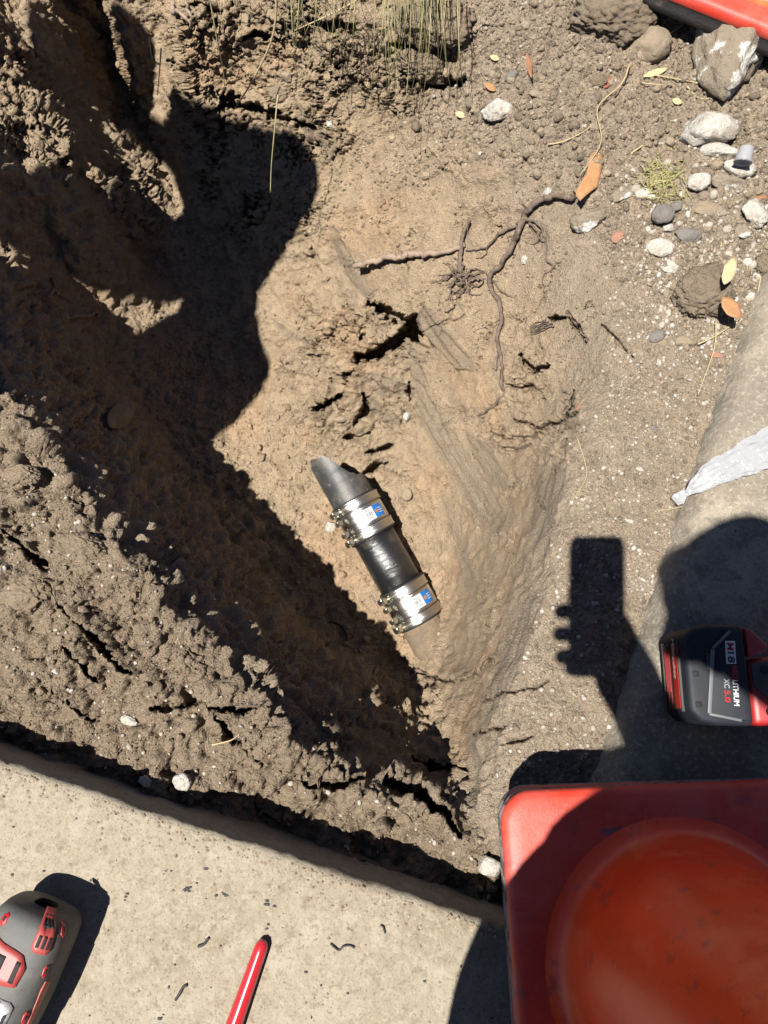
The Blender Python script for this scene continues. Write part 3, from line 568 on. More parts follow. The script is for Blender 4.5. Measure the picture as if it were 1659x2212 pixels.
for t0 in (0, t2):
    c = LEN - t2 if t0 else t1
    cp = ring(MB(), [(RC - .004, t0 + .004), (RC, t0 + .004), (RC, t0 + c * .27), (RC - .0012, t0 + c * .285), (RC, t0 + c * .3), (RC, t0 + c * .46), (RC + .0006, t0 + c * .5), (RC, t0 + c * .54), (RC, t0 + c * .7), (RC - .0012, t0 + c * .715), (RC, t0 + c * .73), (RC, t0 + c - .004), (RC - .004, t0 + c - .004)], 72).obj('coupling', steel, pipe, auto=25)
    for e, q in ((t0, 1), (t0 + c, -1)):
        ring(MB(), [(RP, e), (RC - .001, e), (RC - .0005, e + q * .0025), (RC - .001, e + q * .006)]).obj('gasket_edge', rubber, cp, True)
        b0, b1 = e + q * .0045, e + q * c * .25
        ring(MB(), [(RC, b0), (RC + .0028, b0), (RC + .0030, b0 + q * .0012), (RC + .0016, b0 + q * .0028), (RC + .0016, b1 - q * .0028), (RC + .0030, b1 - q * .0012), (RC + .0028, b1), (RC, b1)], 72).obj('clamp_band', steel_d, cp, auto=40)
        ring(MB(), [(RC - .0005, b1 + q * .0004), (RC + .0022, b1 + q * .0004), (RC + .0022, b1 + q * .0016), (RC - .0005, b1 + q * .0016)]).obj('clamp_seam', rubber, cp)
        cpatch(e + q * c * .11, e + q * c * .15, 118, 146, RC + .0026, 'band_slot', zinc, cp)
    for fr, sz in ((.13, 1.25), (.36, 1.05), (.66, 1.05), (.88, 1.25)):
        tt = t0 + c * fr; th = R(160)
        ctr = cyl(tt, th, RC + .006) - base; er = math.cos(th) * rgt + math.sin(th) * upv; et = -math.sin(th) * rgt + math.cos(th) * upv
        mb = MB(); Mx = np.stack([et, axv, er], 1)
        mb.box((0, 0, -.001), (.016 * sz, .011 * sz, .010 * sz)); mb.v = [tuple(Mx @ np.array(v) + ctr) for v in mb.v]
        sw = mb.obj('clamp_housing', zinc, cp, bevel=.002)
        mb = MB(); mb.lathe([(.0, .0145), (.0044, .0145), (.005, .0135), (.005, .008), (.003, .0075), (.003, -.012), (0, -.012)], 6); Rz = np.stack([axv, er, et], 1) if False else np.stack([er, axv, -et], 1)
        mb.v = [tuple(Rz @ (np.array(v) * sz) + ctr) for v in mb.v]; mb.obj('clamp_screw', zinc, cp)
        for q in (-1, 0, 1, 2): cpatch(tt - .004 * sz, tt + .004 * sz, 143 - q * 4.4, 144.6 - q * 4.4, RC + .0022, 'band_notch', ink, cp, 1, 2)
    s0, s1 = t0 + c * .36, t0 + c * .66
    st = cpatch(s0, s1, 66.2, 93, RC + .0007, 'sticker', paper, cp)
    cpatch(s0, s1, 38, 66, RC + .0007, 'sticker', blue, cp)
    a = 88.0
    while a > 72:
        wd = random.choice((.35, .6, .9)); cpatch(s0 + (s1 - s0) * .34, s0 + (s1 - s0) * .66, a, a - wd, RC + .0009, 'barcode_bar', ink, cp, 1, 1); a -= wd + random.choice((.4, .7, 1.0))
    for q, l, r0 in ((.17, 89, 76), (.8, 84, 73)): cpatch(s0 + (s1 - s0) * q, s0 + (s1 - s0) * (q + .06), l, r0, RC + .0009, 'print_line', ink, cp, 1, 4)
    V = [cyl((s0 + s1) / 2 + .0042 * math.sin(k * math.pi / 9), R(59) + .0042 / RC * math.cos(k * math.pi / 9), RC + .001) - base for k in range(18)]; MB().add(V, [tuple(range(17, -1, -1))]).obj('sticker_emblem', emblem, cp)
    for q in range(3): cpatch(s0 + (s1 - s0) * (.3 + .18 * q), s0 + (s1 - s0) * (.36 + .18 * q), 53, 42, RC + .0009, 'print_line', paper, cp, 1, 3)
# ================================================================== THINGS: traffic cones
cone_mat = mat('orange_cone_rubber', (.80, .060, .032), .5, spec=.35, noise=[(5, (.74, .12, .085), .42, .6, .9), (13, (.72, .045, .015), .47, .62, .85), (30, (.36, .07, .07), .56, .66, .7), (11, (.42, .13, .12), .6, .7, .5), (170, (.78, .26, .20), .6, .7, .45), (400, (.36, .06, .05), .6, .72, .5)], bump=[(60, .0006), (500, .0003)])
cone_body = mat('orange_cone_plastic', (1.2, .108, .018), .36, spec=.45, noise=[(6, (1.1, .07, .012), .42, .58, .85), (17, (1.3, .22, .08), .52, .66, .7), (40, (.55, .085, .05), .58, .66, .7), (130, (.2, .02, .015), .66, .71, .8)], bump=[(40, .0005)])
rim_mat = mat('worn_black_rim', (.30, .25, .24), .8, noise=[(60, (.05, .045, .045), .5, .6, .9), (20, (.42, .33, .31), .5, .7, .6)], bump=[(150, .002)])
black_rim = mat('black_rubber_base', (.035, .032, .032), .65, noise=[(40, (.16, .12, .1), .55, .7, .7)], bump=[(200, .001)])
smear = mat('grey_scuff', (.22, .09, .10), .7, noise=[(80, (.36, .15, .14), .45, .65, .7)], alpha=1)
def rsq(h, r, n=8):
    out = []
    for cx, cy, a0 in ((h - r, h - r, 0), (-h + r, h - r, 90), (-h + r, -h + r, 180), (h - r, -h + r, 270)):
        for k in range(n + 1): a = R(a0 + 90 * k / n); out.append((cx + r * math.cos(a), cy + r * math.sin(a)))
    return out
def traffic_cone(z0, cx, cy, rz, half, label, rimm, body=True, th=.036, group=None):
    t = thing('traffic_cone', (cx, cy, z0), label, 'traffic cone', group, (0, 0, rz))
    mb = MB(); n = 0; rows = []
    for h, z in ((half - .004, 0), (half, .004), (half + .001, th * .35), (half - .002, th * .5), (half, th * .62)):
        rows.append([(x, y, z) for x, y in rsq(h, .034 + (h - half))])
    V = [p for r_ in rows for p in r_]; n = len(rows[0]); F = [(k * n + j, k * n + (j + 1) % n, (k + 1) * n + (j + 1) % n, (k + 1) * n + j) for k in range(len(rows) - 1) for j in range(n)] + [tuple(range(n - 1, -1, -1))]
    mb.add(V, F); mb.obj('base_rim', rimm, t, auto=50)
    mb = MB(); rows = []
    for h, z in ((half, th * .62), (half + .0015, th * .8), (half - .002, th * .96), (half - .008, th + .001), (half - .02, th + .002)): rows.append([(x, y, z) for x, y in rsq(h, .034 + (h - half))])
    nb_ = 36; cr = [(.1475, th + .0026), (.142, th + .0034), (.137, th + .0055), (.1325, th + .0095), (.128, th + .0165), (.1245, th + .027), (.121, th + .045)]
    cr[0] = (.1475, th + .0026)
    V = [p for r_ in rows for p in r_] + [(r_ * math.cos(2 * math.pi * j / nb_ + R(45)), r_ * math.sin(2 * math.pi * j / nb_ + R(45)), z) for r_, z in cr[:1] for j in range(nb_)]
    n = len(rows[0]); F = [(k * n + j, k * n + (j + 1) % n, (k + 1) * n + (j + 1) % n, (k + 1) * n + j) for k in range(len(rows) - 1) for j in range(n)]
    o4 = (len(rows) - 1) * n; oc = len(rows) * n; assert n == 36
    F += [(o4 + j, o4 + (j + 1) % n, oc + (j - 4) % n, oc + (j - 5) % n) for j in range(n)]
    mb.add(V, F); mb.obj('base_plate', cone_mat, t, True)
    if body:
        pr = cr + [(.118, th + .09), (.075, th + .40), (.034, th + .66), (.031, th + .675), (.026, th + .675), (.028, th + .65), (.07, th + .39), (.112, th + .09), (.12, th + .03)]
        MB().lathe(pr, 64).obj('cone_body', cone_body, t, True)
    return t
zb = .0745; half = .178; ztop = zb + .076
c0 = at(1082, 1714, ztop); ex = at(1700, 1686, ztop) - c0; ex /= np.linalg.norm(ex); ey = np.array([ex[1], -ex[0], 0])
cc = c0 + (ex + ey) * half; rz = math.atan2(ex[1], ex[0])
traffic_cone(zb, cc[0] + .003, cc[1] - .002, rz - .012, half, 'lower orange cone base with a worn grey rim, under another cone', rim_mat, body=False)
tcone = traffic_cone(zb + .0385, cc[0], cc[1], rz, half, 'large scuffed orange traffic cone on its square base, beside the concrete slab', rim_mat)
M = np.array(Matrix.Rotation(rz, 3, 'Z'))
def scuff(pts, name='scuff_mark'):
    lp = [M.T @ (at(x, y, ztop + .0) - np.array([cc[0], cc[1], 0])) for x, y in pts]
    MB().prism([(p[0], p[1]) for p in lp], .0375, .0386).obj(name, smear, tcone)
scuff([(1290, 1792), (1330, 1786), (1400, 1788), (1455, 1795), (1440, 1808), (1380, 1806), (1320, 1812)]); 
e0, e1 = at(1500, -4, .10), at(1659, 60, .10); ed = (e1 - e0) / np.linalg.norm(e1 - e0); en = np.array([-ed[1], ed[0], 0]); en = en if en[1] > 0 else -en
pc = e0 + ed * .09 + en * .18; traffic_cone(.055, pc[0], pc[1], math.atan2(ed[1], ed[0]), .18, 'orange cone base with a black rim behind the big crusted rock', black_rim, th=.045)

# ================================================================== THINGS: cordless tools
tool_red = mat('red_tool_plastic', (.42, .018, .018), .45, noise=[(30, (.34, .03, .03), .45, .7, .6)], bump=[(900, .0002)])
tool_black = mat('black_tool_plastic', (.014, .018, .026), .6, spec=.25, noise=[(25, (.03, .03, .032), .55, .75, .7)], bump=[(1100, .0002)])
tool_dust = mat('dusty_tool_plastic', (.05, .048, .043), .7, noise=[(20, (.13, .115, .09), .45, .7, .8)], bump=[(700, .0003)])
tool_grey = mat('grey_tool_rubber', (.145, .145, .14), .65, spec=.3, noise=[(16, (.08, .072, .06), .42, .6, .85), (50, (.19, .17, .14), .52, .66, .7), (260, (.06, .055, .05), .6, .7, .6)], bump=[(800, .0003)])
trim_grey = mat('grey_trim', (.16, .165, .17), .5); white_print = mat('white_print', (.75, .75, .75), .5); red_print = mat('red_print', (.55, .012, .02), .45); grey_print = mat('grey_print', (.33, .34, .36), .5)
lab_amber = mat('smoked_label', (.035, .022, .012), .3, noise=[(200, (.09, .03, .02), .55, .7, .6)]); lab_red = mat('red_label', (.40, .022, .012), .35); slot_black = mat('vent_slot', (.004, .004, .006), .8)
zt = ZC2 + .088
r0, r1 = at(1609, 1348, zt), at(1634, 1570, zt); by = (r0 - r1) / np.linalg.norm(r0 - r1); bx = np.array([by[1], -by[0], 0]); BL = np.linalg.norm(r0 - r1); bc = (r0 + r1) / 2
tool = thing('cordless_tool', bc - np.array([0, 0, .0875]), 'red cordless tool lying on the kerb with a black battery pack clipped on', 'power tool', rot=(0, 0, math.atan2(bx[1], bx[0])))
Z0 = .0875; BW = .072                               # local: x to the tool, y along the battery, z up; the upper face at z = Z0
hb = BL / 2
bat = MB().prism([(-BW, -hb + .016), (-BW + .012, -hb + .004), (-BW + .03, -hb), (0, -hb), (0, hb), (-BW + .03, hb), (-BW + .012, hb - .004), (-BW, hb - .016)], .004, Z0 - .002).obj('battery_pack', tool_black, tool, bevel=.007, seg=3)
mb = MB().prism([(-.051, -hb + .012), (-.012, -hb + .006), (-.004, -hb + .006), (-.004, hb - .006), (-.016, hb - .008), (-.040, hb - .03)], Z0 - .004, Z0).obj('side_panel', tool_black, bat, bevel=.0012)
def bar(a, b, wd, name, mt, z0=Z0 - .001, z1=Z0 + .0012):
    a, b = np.array(a), np.array(b); d = (b - a) / np.linalg.norm(b - a); p = np.array([-d[1], d[0]]) * wd / 2
    return MB().prism([tuple(a + p), tuple(a - p), tuple(b - p), tuple(b + p)][::-1], z0, z1).obj(name, mt, bat, bevel=.0004)
bar((-.0405, hb - .030), (-.0515, -hb + .0135), .0042, 'trim_strip', trim_grey); bar((-.0405, hb - .029), (-.018, hb - .0085), .003, 'trim_strip', trim_grey); bar((-.0515, -hb + .013), (-.016, -hb + .0065), .003, 'trim_strip', trim_grey)
for k in (-.034, 0, .034): MB().box((-.0615, k, Z0 - .003), (.007, .0065, .004)).obj('slot', slot_black, bat, bevel=.001)
for k in (-1, 1): MB().prism([(-.048, k * .014 - .009), (-.044, k * .014 - .009), (-.044, k * .014 + .009), (-.048, k * .014 + .009)], Z0 - .004, Z0 - .0005).obj('rib', tool_dust, bat)
# printed label on the face that looks left
lf = MB().box((-BW - .0006, -.002, Z0 * .52), (.0016, BL * .66, .044)).obj('rating_label', lab_amber, bat, bevel=.0005)
MB().box((-BW - .0018, -.002, Z0 * .52 + .013), (.0012, BL * .64, .013)).obj('label_stripe', lab_red, bat)
for k in range(4): MB().box((-BW - .0018, -.002 + BL * (.06 if k % 2 else .0), Z0 * .52 - .004 - k * .0042), (.0006, BL * (.44 if k % 2 else .56), .0009)).obj('print_line', tool_red, bat)
text_mesh('Milwaukee', .011, 'lettering', white_print, bat, Matrix.Translation((-BW - .0030, .019, Z0 * .52 + .0135)) @ Matrix(((0, 0, -1, 0), (-1, 0, 0, 0), (0, 1, 0, 0), (0, 0, 0, 1))), shear=.25)
MB().box((-BW - .001, -.002, Z0 * .52 + .0235), (.003, BL * .70, .002)).obj('label_frame', tool_dust, bat); MB().box((-BW - .001, -.002, Z0 * .52 - .0235), (.003, BL * .70, .002)).obj('label_frame', tool_dust, bat)
def fit(body, wd, ht, mt_, x, y):                    # lettering stretched to a width along the pack and a height across it
    o = text_mesh(body, .01, 'lettering', mt_, bat, Matrix.Identity(4), bold=.00025); vs = np.array([v.co[:] for v in o.data.vertices]); lo_, hi_ = vs.min(0), vs.max(0)
    o.matrix_local = TM(x, y, Z0 + .0008) @ Matrix.Diagonal((wd / (hi_[0] - lo_[0]), ht / (hi_[1] - lo_[1]), 1, 1)) @ Matrix.Translation((-(lo_[0] + hi_[0]) / 2, -(lo_[1] + hi_[1]) / 2, 0))
def TM(x, y, z): return Matrix.Translation((x, y, z)) @ Matrix(((0, 1, 0, 0), (-1, 0, 0, 0), (0, 0, 1, 0), (0, 0, 0, 1))) @ Matrix.Rotation(R(-2.5), 4, 'Z')
badge = MB().prism([(-.0265, .0115), (-.0150, .0115), (-.0138, .0375), (-.0253, .0375)], Z0, Z0 + .0005).obj('badge', white_print, bat, bevel=.0004)
fit('M', .0085, .0082, red_print, -.0198, .0310); fit('18', .0125, .0082, ink, -.0202, .0188)
fit('RED', .0145, .0062, red_print, -.0178, .0022); fit('LITHIUM', .0285, .0062, white_print, -.0192, -.0208)
fit('XC', .0105, .0064, grey_print, -.0285, -.0105); fit('5.0', .0135, .0064, red_print, -.0292, -.0245)
MB().prism([(.001, .020), (.022, .026), (.025, .034), (.010, hb - .008), (.001, hb - .003)], Z0 * .55, Z0 - .002).obj('release_latch', tool_red, bat, bevel=.002)
MB().prism([(.001, .016), (.012, .018), (.030, .022), (.09, .030), (.2, .02), (.2, -.03), (.09, -.05), (.05, -hb + .002), (.001, -hb)], .004, Z0 - .006).obj('tool_housing', tool_red, tool, bevel=.008, seg=3)
MB().prism([(.004, .012), (.05, .020), (.06, -.02), (.016, -.024), (.004, -.012)], Z0 - .0065, Z0 - .004).obj('grip_inlay', tool_dust, tool, bevel=.001)
for x, y in ((.018, .006), (.020, -.041)): MB().lathe([(0, Z0 - .0025), (.0045, Z0 - .0025), (.0045, Z0 - .006)], 16, None).obj('screw', slot_black, tool).location = (x, y, 0)
MB().prism([(.2, .02), (.32, .045), (.34, -.03), (.2, -.03)], .004, Z0 - .012).obj('handle', tool_black, tool, bevel=.012, seg=3)
# the drill on the slab
ZS = .0705
rr = .043; rear = at(96, 1962, ZS + rr); fr_ = at(-40, 2262, ZS + rr); da = fr_ - rear; da[2] = 0; da /= np.linalg.norm(da); dr = np.array([da[1], -da[0], 0]); dr = dr if dr[0] > 0 else -dr
drill = thing('cordless_drill', rear - np.array([0, 0, rr]), 'grey and red cordless drill lying at the corner of the concrete slab', 'drill')
dz = np.array([0, 0, 1.])
def dpt(s, th, r, sq=1.0): return da * s + r * (math.cos(th) * dr + math.sin(th) * dz) + dz * rr   # th 0 right, 90 up
def dlathe(prof, n=48):
    V = []
    for r_, s in prof:
        for j in range(n):
            t = 2 * math.pi * j / n; e = 2 / 3.2; cs, sn = math.cos(t), math.sin(t)
            V.append(da * s + r_ * (abs(cs) ** e * np.sign(cs) * dr + abs(sn) ** e * np.sign(sn) * dz) + dz * rr)
    m = len(prof); return MB().add(V, [(k * n + j, k * n + (j + 1) % n, (k + 1) * n + (j + 1) % n, (k + 1) * n + j) for k in range(m - 1) for j in range(n)] + [tuple(range(n)), tuple((m - 1) * n + j for j in range(n - 1, -1, -1))])
dlathe([(.012, -.005), (.027, -.004), (.0365, .000), (.0402, .007), (.0418, .020), (.0426, .045), (.0428, .085), (.041, .115), (.0395, .12), (.0395, .16), (.034, .175), (.03, .2)]).obj('motor_housing', tool_grey, drill, True)
dlathe([(.03, .2), (.026, .205), (.022, .21), (.022, .245), (.018, .252), (.008, .27)]).obj('chuck', tool_black, drill, True)
def dpatch(poly, off, name, mt, parent=drill, n=6, thick=.0012):
    def rad(s): return float(np.interp(s, [-.012, -.004, .0, .007, .020, .045, .085, .115, .16], [.020, .027, .0365, .0402, .0418, .0426, .0428, .041, .0395]))
    P2 = []
    for k in range(len(poly)):
        a, b = np.array(poly[k], float), np.array(poly[(k + 1) % len(poly)], float)
        for j in range(n): P2.append(a + (b - a) * j / n)
    ctr = np.mean(P2, 0); V = []; rings = [1, .66, .33]
    def pt(s, wv, o):
        s = s - .010; wv = wv + .008; t = R(90) - wv / .043; e = 2 / 3.2; cs, sn = math.cos(t), math.sin(t); r_ = rad(s) + o
        return da * s + r_ * (abs(cs) ** e * np.sign(cs) * dr + abs(sn) ** e * np.sign(sn) * dz) + dz * rr
    m = len(P2); V += [pt(*p, off - .002) for p in P2]
    for q in rings: V += [pt(*(ctr + (p - ctr) * q), off) for p in P2]
    V.append(pt(*ctr, off)); F = []
    for k in range(3): F += [(k * m + j, k * m + (j + 1) % m, (k + 1) * m + (j + 1) % m, (k + 1) * m + j) for j in range(m)]
    F += [(3 * m + j, 3 * m + (j + 1) % m, 4 * m) for j in range(m)]
    return MB().add(V, F).obj(name, mt, parent, True)
vent_red = mat('red_vent_plastic', (.46, .06, .05), .5, noise=[(60, (.4, .09, .07), .45, .7, .6)], bump=[(900, .0002)])
v = dpatch([(-.001, .002), (.030, .002), (.034, .006), (.034, .022), (.030, .026), (-.001, .024)], .0016, 'rear_vent', vent_red)
for s0, s1 in ((.003, .011), (.018, .029)):
    for wv in (.007, .0135, .020): dpatch([(s0, wv - .0018), (s1, wv - .0018), (s1, wv + .0018), (s0, wv + .0018)], .0021, 'vent_slot', slot_black, v, 3)
v = dpatch([(.034, -.020), (.040, -.001), (.050, .006), (.068, .004), (.072, -.010), (.073, -.026), (.060, -.032), (.046, -.030)], .0016, 'side_vent', vent_red)
for k, wv in enumerate((-.026, -.018, -.010, -.002)): dpatch([(.046 - (k == 1) * .002, wv - .0018), (.066, wv - .0018), (.066, wv + .0018), (.046 - (k == 1) * .002, wv + .0018)], .0021, 'vent_slot', slot_black, v, 3)
chrome_l = mat('worn_label', (.33, .32, .32), .35, .3, noise=[(120, (.1, .09, .09), .5, .6, .8)])
lb = dpatch([(.082, -.030), (.082, .006), (.086, .012), (.118, .010), (.124, .004), (.126, -.03)], .0012, 'brand_label', chrome_l); dpatch([(.0835, -.029), (.0835, -.002), (.1245, -.014), (.1245, -.029)], .0016, 'label_field', red_print, lb)
dpatch([(.092, .0075), (.119, .0065), (.121, .0035), (.094, .0045)], .0016, 'label_slot', slot_black, lb)
Mt = Matrix((( -da[0], dr[0], 0, 0), (-da[1], dr[1], 0, 0), (0, 0, 1, 0), (0, 0, 0, 1))); tp = dpt(.104, R(108), .0455); Mt.translation = Vector(tp)
text_mesh('Milwaukee', .0085, 'lettering', white_print, lb, Mt, shear=.3)
for s, wv in ((.018, -.024), (.050, .034), (.094, .034), (.012, .040)):
    q = dpatch([(s - .006, wv - .002), (s - .002, wv - .0045), (s + .004, wv - .004), (s + .007, wv + .001), (s + .003, wv + .004), (s - .004, wv + .003)], .0008, 'screw_recess', red_print, drill, 3); dpatch([(s - .002, wv - .0015), (s + .002, wv - .0015), (s + .002, wv + .0015), (s - .002, wv + .0015)], .0014, 'screw', slot_black, q, 2)
dpatch([(.02, -.045), (.024, -.038), (.06, -.05), (.1, -.056), (.1, -.062), (.05, -.058)], .0016, 'red_stripe', vent_red)
dpatch([(.060, .042), (.068, .040), (.115, .044), (.115, .050), (.064, .052)], .001, 'red_stripe', vent_red)
mb = MB(); hd = -dr * .9 + da * .42; hd /= np.linalg.norm(hd)
mb.tube([da * .07 + dz * rr, da * .07 + hd * .05 + dz * rr, da * .07 + hd * .1 + dz * rr, da * .07 + hd * .15 + dz * rr], [.024, .02, .019, .026], 20); mb.obj('handle', tool_black, drill, True)
mb = MB(); mb.tube([da * .07 + hd * .145 + dz * rr, da * .07 + hd * .15 + dz * rr, da * .07 + hd * .21 + dz * rr, da * .07 + hd * .215 + dz * rr], [.036, .042, .042, .036], 6); mb.obj('battery_pack', tool_black, drill, bevel=.004)

# red bar on the slab
red_paint = mat('red_gloss_paint', (.60, .022, .032), .28, spec=.6, coat=.3, noise=[(60, (.55, .03, .04), .45, .7, .5), (25, (.66, .13, .14), .62, .68, .4)])
b0, b1 = at(570, 2030, ZS + .0085), at(440, 2400, ZS + .0105); d_ = b1 - b0; ln = np.linalg.norm(d_); d_ /= ln; sd = np.cross(d_, [0, 0, 1])
bar_t = thing('pry_bar', b0 - np.array([0, 0, .0085]), 'slim glossy red tapered bar lying on the concrete slab', 'bar')
V = []; F = []; prof = [(0, .0022), (.001, .0045), (.006, .0072), (.012, .0076), (.05, .0082), (.12, .0096), (ln, .0105)]; n_ = 24
for s, r_ in prof:
    for j in range(n_):
        t = 2 * math.pi * (j + .5) / n_; k_ = 1 / (max(abs(math.cos(t % (math.pi / 4) - math.pi / 8)), .1)) * .97; V.append(d_ * s + r_ * k_ * (math.cos(t) * sd + math.sin(t) * np.array([0, 0, 1.])) + np.array([0, 0, .0085 + .002 * s / ln]))
F = [(k * n_ + j, k * n_ + (j + 1) % n_, (k + 1) * n_ + (j + 1) % n_, (k + 1) * n_ + j) for k in range(len(prof) - 1) for j in range(n_)] + [tuple(range(n_ - 1, -1, -1)), tuple((len(prof) - 1) * n_ + j for j in range(n_))]
MB().add(V, F).obj('bar_shaft', red_paint, bar_t, True)
MB().lathe([(.0001, .0002), (.0014, .0002), (.0014, -.0006)], 10).obj('tip_hole', slot_black, bar_t).matrix_local = Matrix.Translation(Vector(-d_ * .0006 + np.array([0, 0, .0085]))) @ Vector(-d_).to_track_quat('Z', 'Y').to_matrix().to_4x4()

# ================================================================== THINGS: litter
film = bpy.data.materials.new('clear_film'); film.use_nodes = True; q = film.node_tree; b = q.nodes['Principled BSDF']; b.inputs['Base Color'].default_value = (.36, .365, .38, 1); b.inputs['Roughness'].default_value = .16; b.inputs['Alpha'].default_value = .5; b.inputs['Specular IOR Level'].default_value = 1.0; b.inputs['Coat Weight'].default_value = .6
tq = q.nodes.new('ShaderNodeTexCoord'); tn = q.nodes.new('ShaderNodeTexNoise'); tn.inputs['Scale'].default_value = 90; tn.inputs['Detail'].default_value = 3; q.links.new(tq.outputs['Object'], tn.inputs[0]); bb = q.nodes.new('ShaderNodeBump'); bb.inputs['Distance'].default_value = .0035; q.links.new(tn.outputs[0], bb.inputs['Height']); q.links.new(bb.outputs[0], b.inputs['Normal'])
pts = [(1458, 1083, 11, .03), (1466, 1077, 12, .034), (1477, 1068, 9, .037), (1487, 1063, 7, .042), (1510, 1046, 17, .052), (1545, 1022, 25, .06), (1590, 1000, 30, .064), (1640, 978, 36, .068), (1700, 955, 46, .07), (1790, 930, 60, .075)]
cp_ = catmull([np.array([*at(x, y, z), w_ * m_per_px(at(x, y, z))]) for x, y, w_, z in pts], 10); V = []; n_ = 40; cp_ = np.array(cp_)
for k, p in enumerate(cp_):
    T = cp_[min(k + 1, len(cp_) - 1)][:3] - cp_[max(k - 1, 0)][:3]; T /= np.linalg.norm(T); s_ = np.cross(T, [0, 0, 1]); s_ /= np.linalg.norm(s_); u_ = np.cross(s_, T)
    for j in range(n_):
        t = 2 * math.pi * j / n_; q3 = np.array([[math.cos(t) * 2.4 + k * .012, math.sin(t) * 2.4, k * .03]])
        f_ = 1 + .30 * (1 - 2 * abs(float(perlin(q3 * 1.5, 201)[0]))) + .22 * float(perlin(q3 * 4, 202)[0]) - .15; V.append(p[:3] + p[3] * f_ * (math.cos(t) * s_ + .42 * math.sin(t) * u_))
F = [(k * n_ + j, k * n_ + (j + 1) % n_, (k + 1) * n_ + (j + 1) % n_, (k + 1) * n_ + j) for k in range(len(cp_) - 1) for j in range(n_)]
pw = MB().add(V, F).obj('plastic_wrap', film); tag(pw, 'twist of crumpled clear plastic film lying over the kerb edge', 'plastic film')
cupm = mat('cloudy_plastic', (.5, .51, .53), .3, spec=.6, trans=.25, ior=1.3)
pc_, _ = surf(1604, 362); pt_ = at(1604, 352, pc_[2] + .03); pe_ = at(1613, 320, pc_[2] + .038); ax_ = (pe_ - pt_); hl = np.linalg.norm(ax_); ax_ /= hl
cup = thing('bottle_cap', pt_, 'small cloudy plastic cap tipped against a white stone', 'cap'); Mq = np.array(Vector(ax_).to_track_quat('Z', 'Y').to_matrix())
rc = 17.5 * m_per_px(pt_)
MB().lathe([(rc, 0), (rc * 1.02, .001), (rc * .97, hl * .3), (rc * .86, hl), (rc * .82, hl + .001), (0, hl + .001), (0, hl - .001), (rc * .8, hl - .001), (rc * .9, hl * .3), (rc * .93, .002), (0, .002), (0, 0), (rc, 0)], 32, Mq).obj('cap_wall', cupm, cup, True); MB().lathe([(rc * .98, .0005), (rc * 1.1, .0005), (rc * 1.1, .0025), (rc * .98, .0025)], 32, Mq, True).obj('cap_ring', cupm, cup, True)
def leafm(name, c, c2): return mat(name, c, .7, noise=[(60, c2, .45, .7, .8), (250, tuple(x * .6 for x in c), .6, .75, .5)], bump=[(200, .0008)])
leaf_or = leafm('orange_leaf', (.46, .235, .095), (.36, .17, .07)); leaf_ye = leafm('straw_leaf', (.60, .50, .28), (.5, .38, .2)); leaf_br = leafm('brown_leaf', (.34, .16, .075), (.22, .1, .05)); leaf_rd = leafm('reddish_leaf', (.33, .10, .06), (.25, .09, .05)); leaf_pk = leafm('pink_petal', (.55, .2, .26), (.45, .15, .2))
def leaf(name, outline, mt, label, cat='leaf', lift=.004, curl=.004, z=None):      # outline in photo points
    c = np.mean(outline, 0); p, nn_ = surf(*c)
    if z is not None: p = at(*c, z)
    zz = p[2] + lift; o3 = [at(x, y, zz) for x, y in outline]; cc_ = np.mean(o3, 0); V = []; n2 = len(o3)
    for lay in (0, -.0007):
        for q_ in (1, .7, .35):
            for k, v_ in enumerate(o3): w_ = cc_ + (v_ - cc_) * q_; V.append(w_ + np.array([0, 0, lay + curl * (np.linalg.norm(w_ - cc_) / .03) ** 2 * (1 + .8 * math.sin(k * 2.1)) * .25]))
        V.append(cc_ + np.array([0, 0, lay]))
    B = 3 * n2 + 1; F = []
    for l_ in (0, 1):
        for r_ in (0, 1): F += [(l_ * B + r_ * n2 + j, l_ * B + r_ * n2 + (j + 1) % n2, l_ * B + (r_ + 1) * n2 + (j + 1) % n2, l_ * B + (r_ + 1) * n2 + j) for j in range(n2)]
        F += [(l_ * B + 2 * n2 + j, l_ * B + 2 * n2 + (j + 1) % n2, l_ * B + 3 * n2) for j in range(n2)]
    F += [(j, B + j, B + (j + 1) % n2, (j + 1) % n2) for j in range(n2)]
    return tag(MB().add(V - cc_, F).obj(name, mt, smooth=True), label, cat), cc_
def put_leaf(*a, **k): o, c_ = leaf(*a, **k); o.location = c_; return o
def oval(cx, cy, a, b_, rot, n=14, tip=.25):
    out = []
    for k in range(n):
        t = 2 * math.pi * k / n; r_ = 1 + tip * abs(math.cos(t)) ** 6; x, y = a * r_ * math.cos(t), b_ * math.sin(t) * (1 + .08 * math.sin(3 * k)); out.append((cx + x * math.cos(R(rot)) - y * math.sin(R(rot)), cy + x * math.sin(R(rot)) + y * math.cos(R(rot))))
    return out
put_leaf('bark_strip', [(1277, 330), (1290, 325), (1303, 323), (1301, 350), (1297, 378), (1291, 403), (1278, 412), (1266, 422), (1253, 434), (1248, 426), (1243, 417), (1250, 402), (1258, 388), (1267, 375), (1272, 352)], leaf_or, 'orange tan strip of dry bark lying on soil above the long root', 'bark', lift=.012, curl=.0012)
put_leaf('leaf', oval(1576, 585, 26, 14, -68), leaf_ye, 'pale yellow oval leaf by the big round clod', lift=.055)
put_leaf('leaf', oval(1580, 664, 24, 17, 48), leaf_or, 'bright orange oval leaf between the round clod and the kerb', lift=.05)
put_leaf('leaf', oval(1636, 433, 20, 10, -20), leaf_br, 'curled brown leaf at the right edge below the plastic cap', lift=.008, curl=.012)
put_leaf('leaf', oval(1416, 156, 23, 7, -18), leaf_ye, 'narrow straw coloured leaf below the smooth grey brown stone', lift=.006)
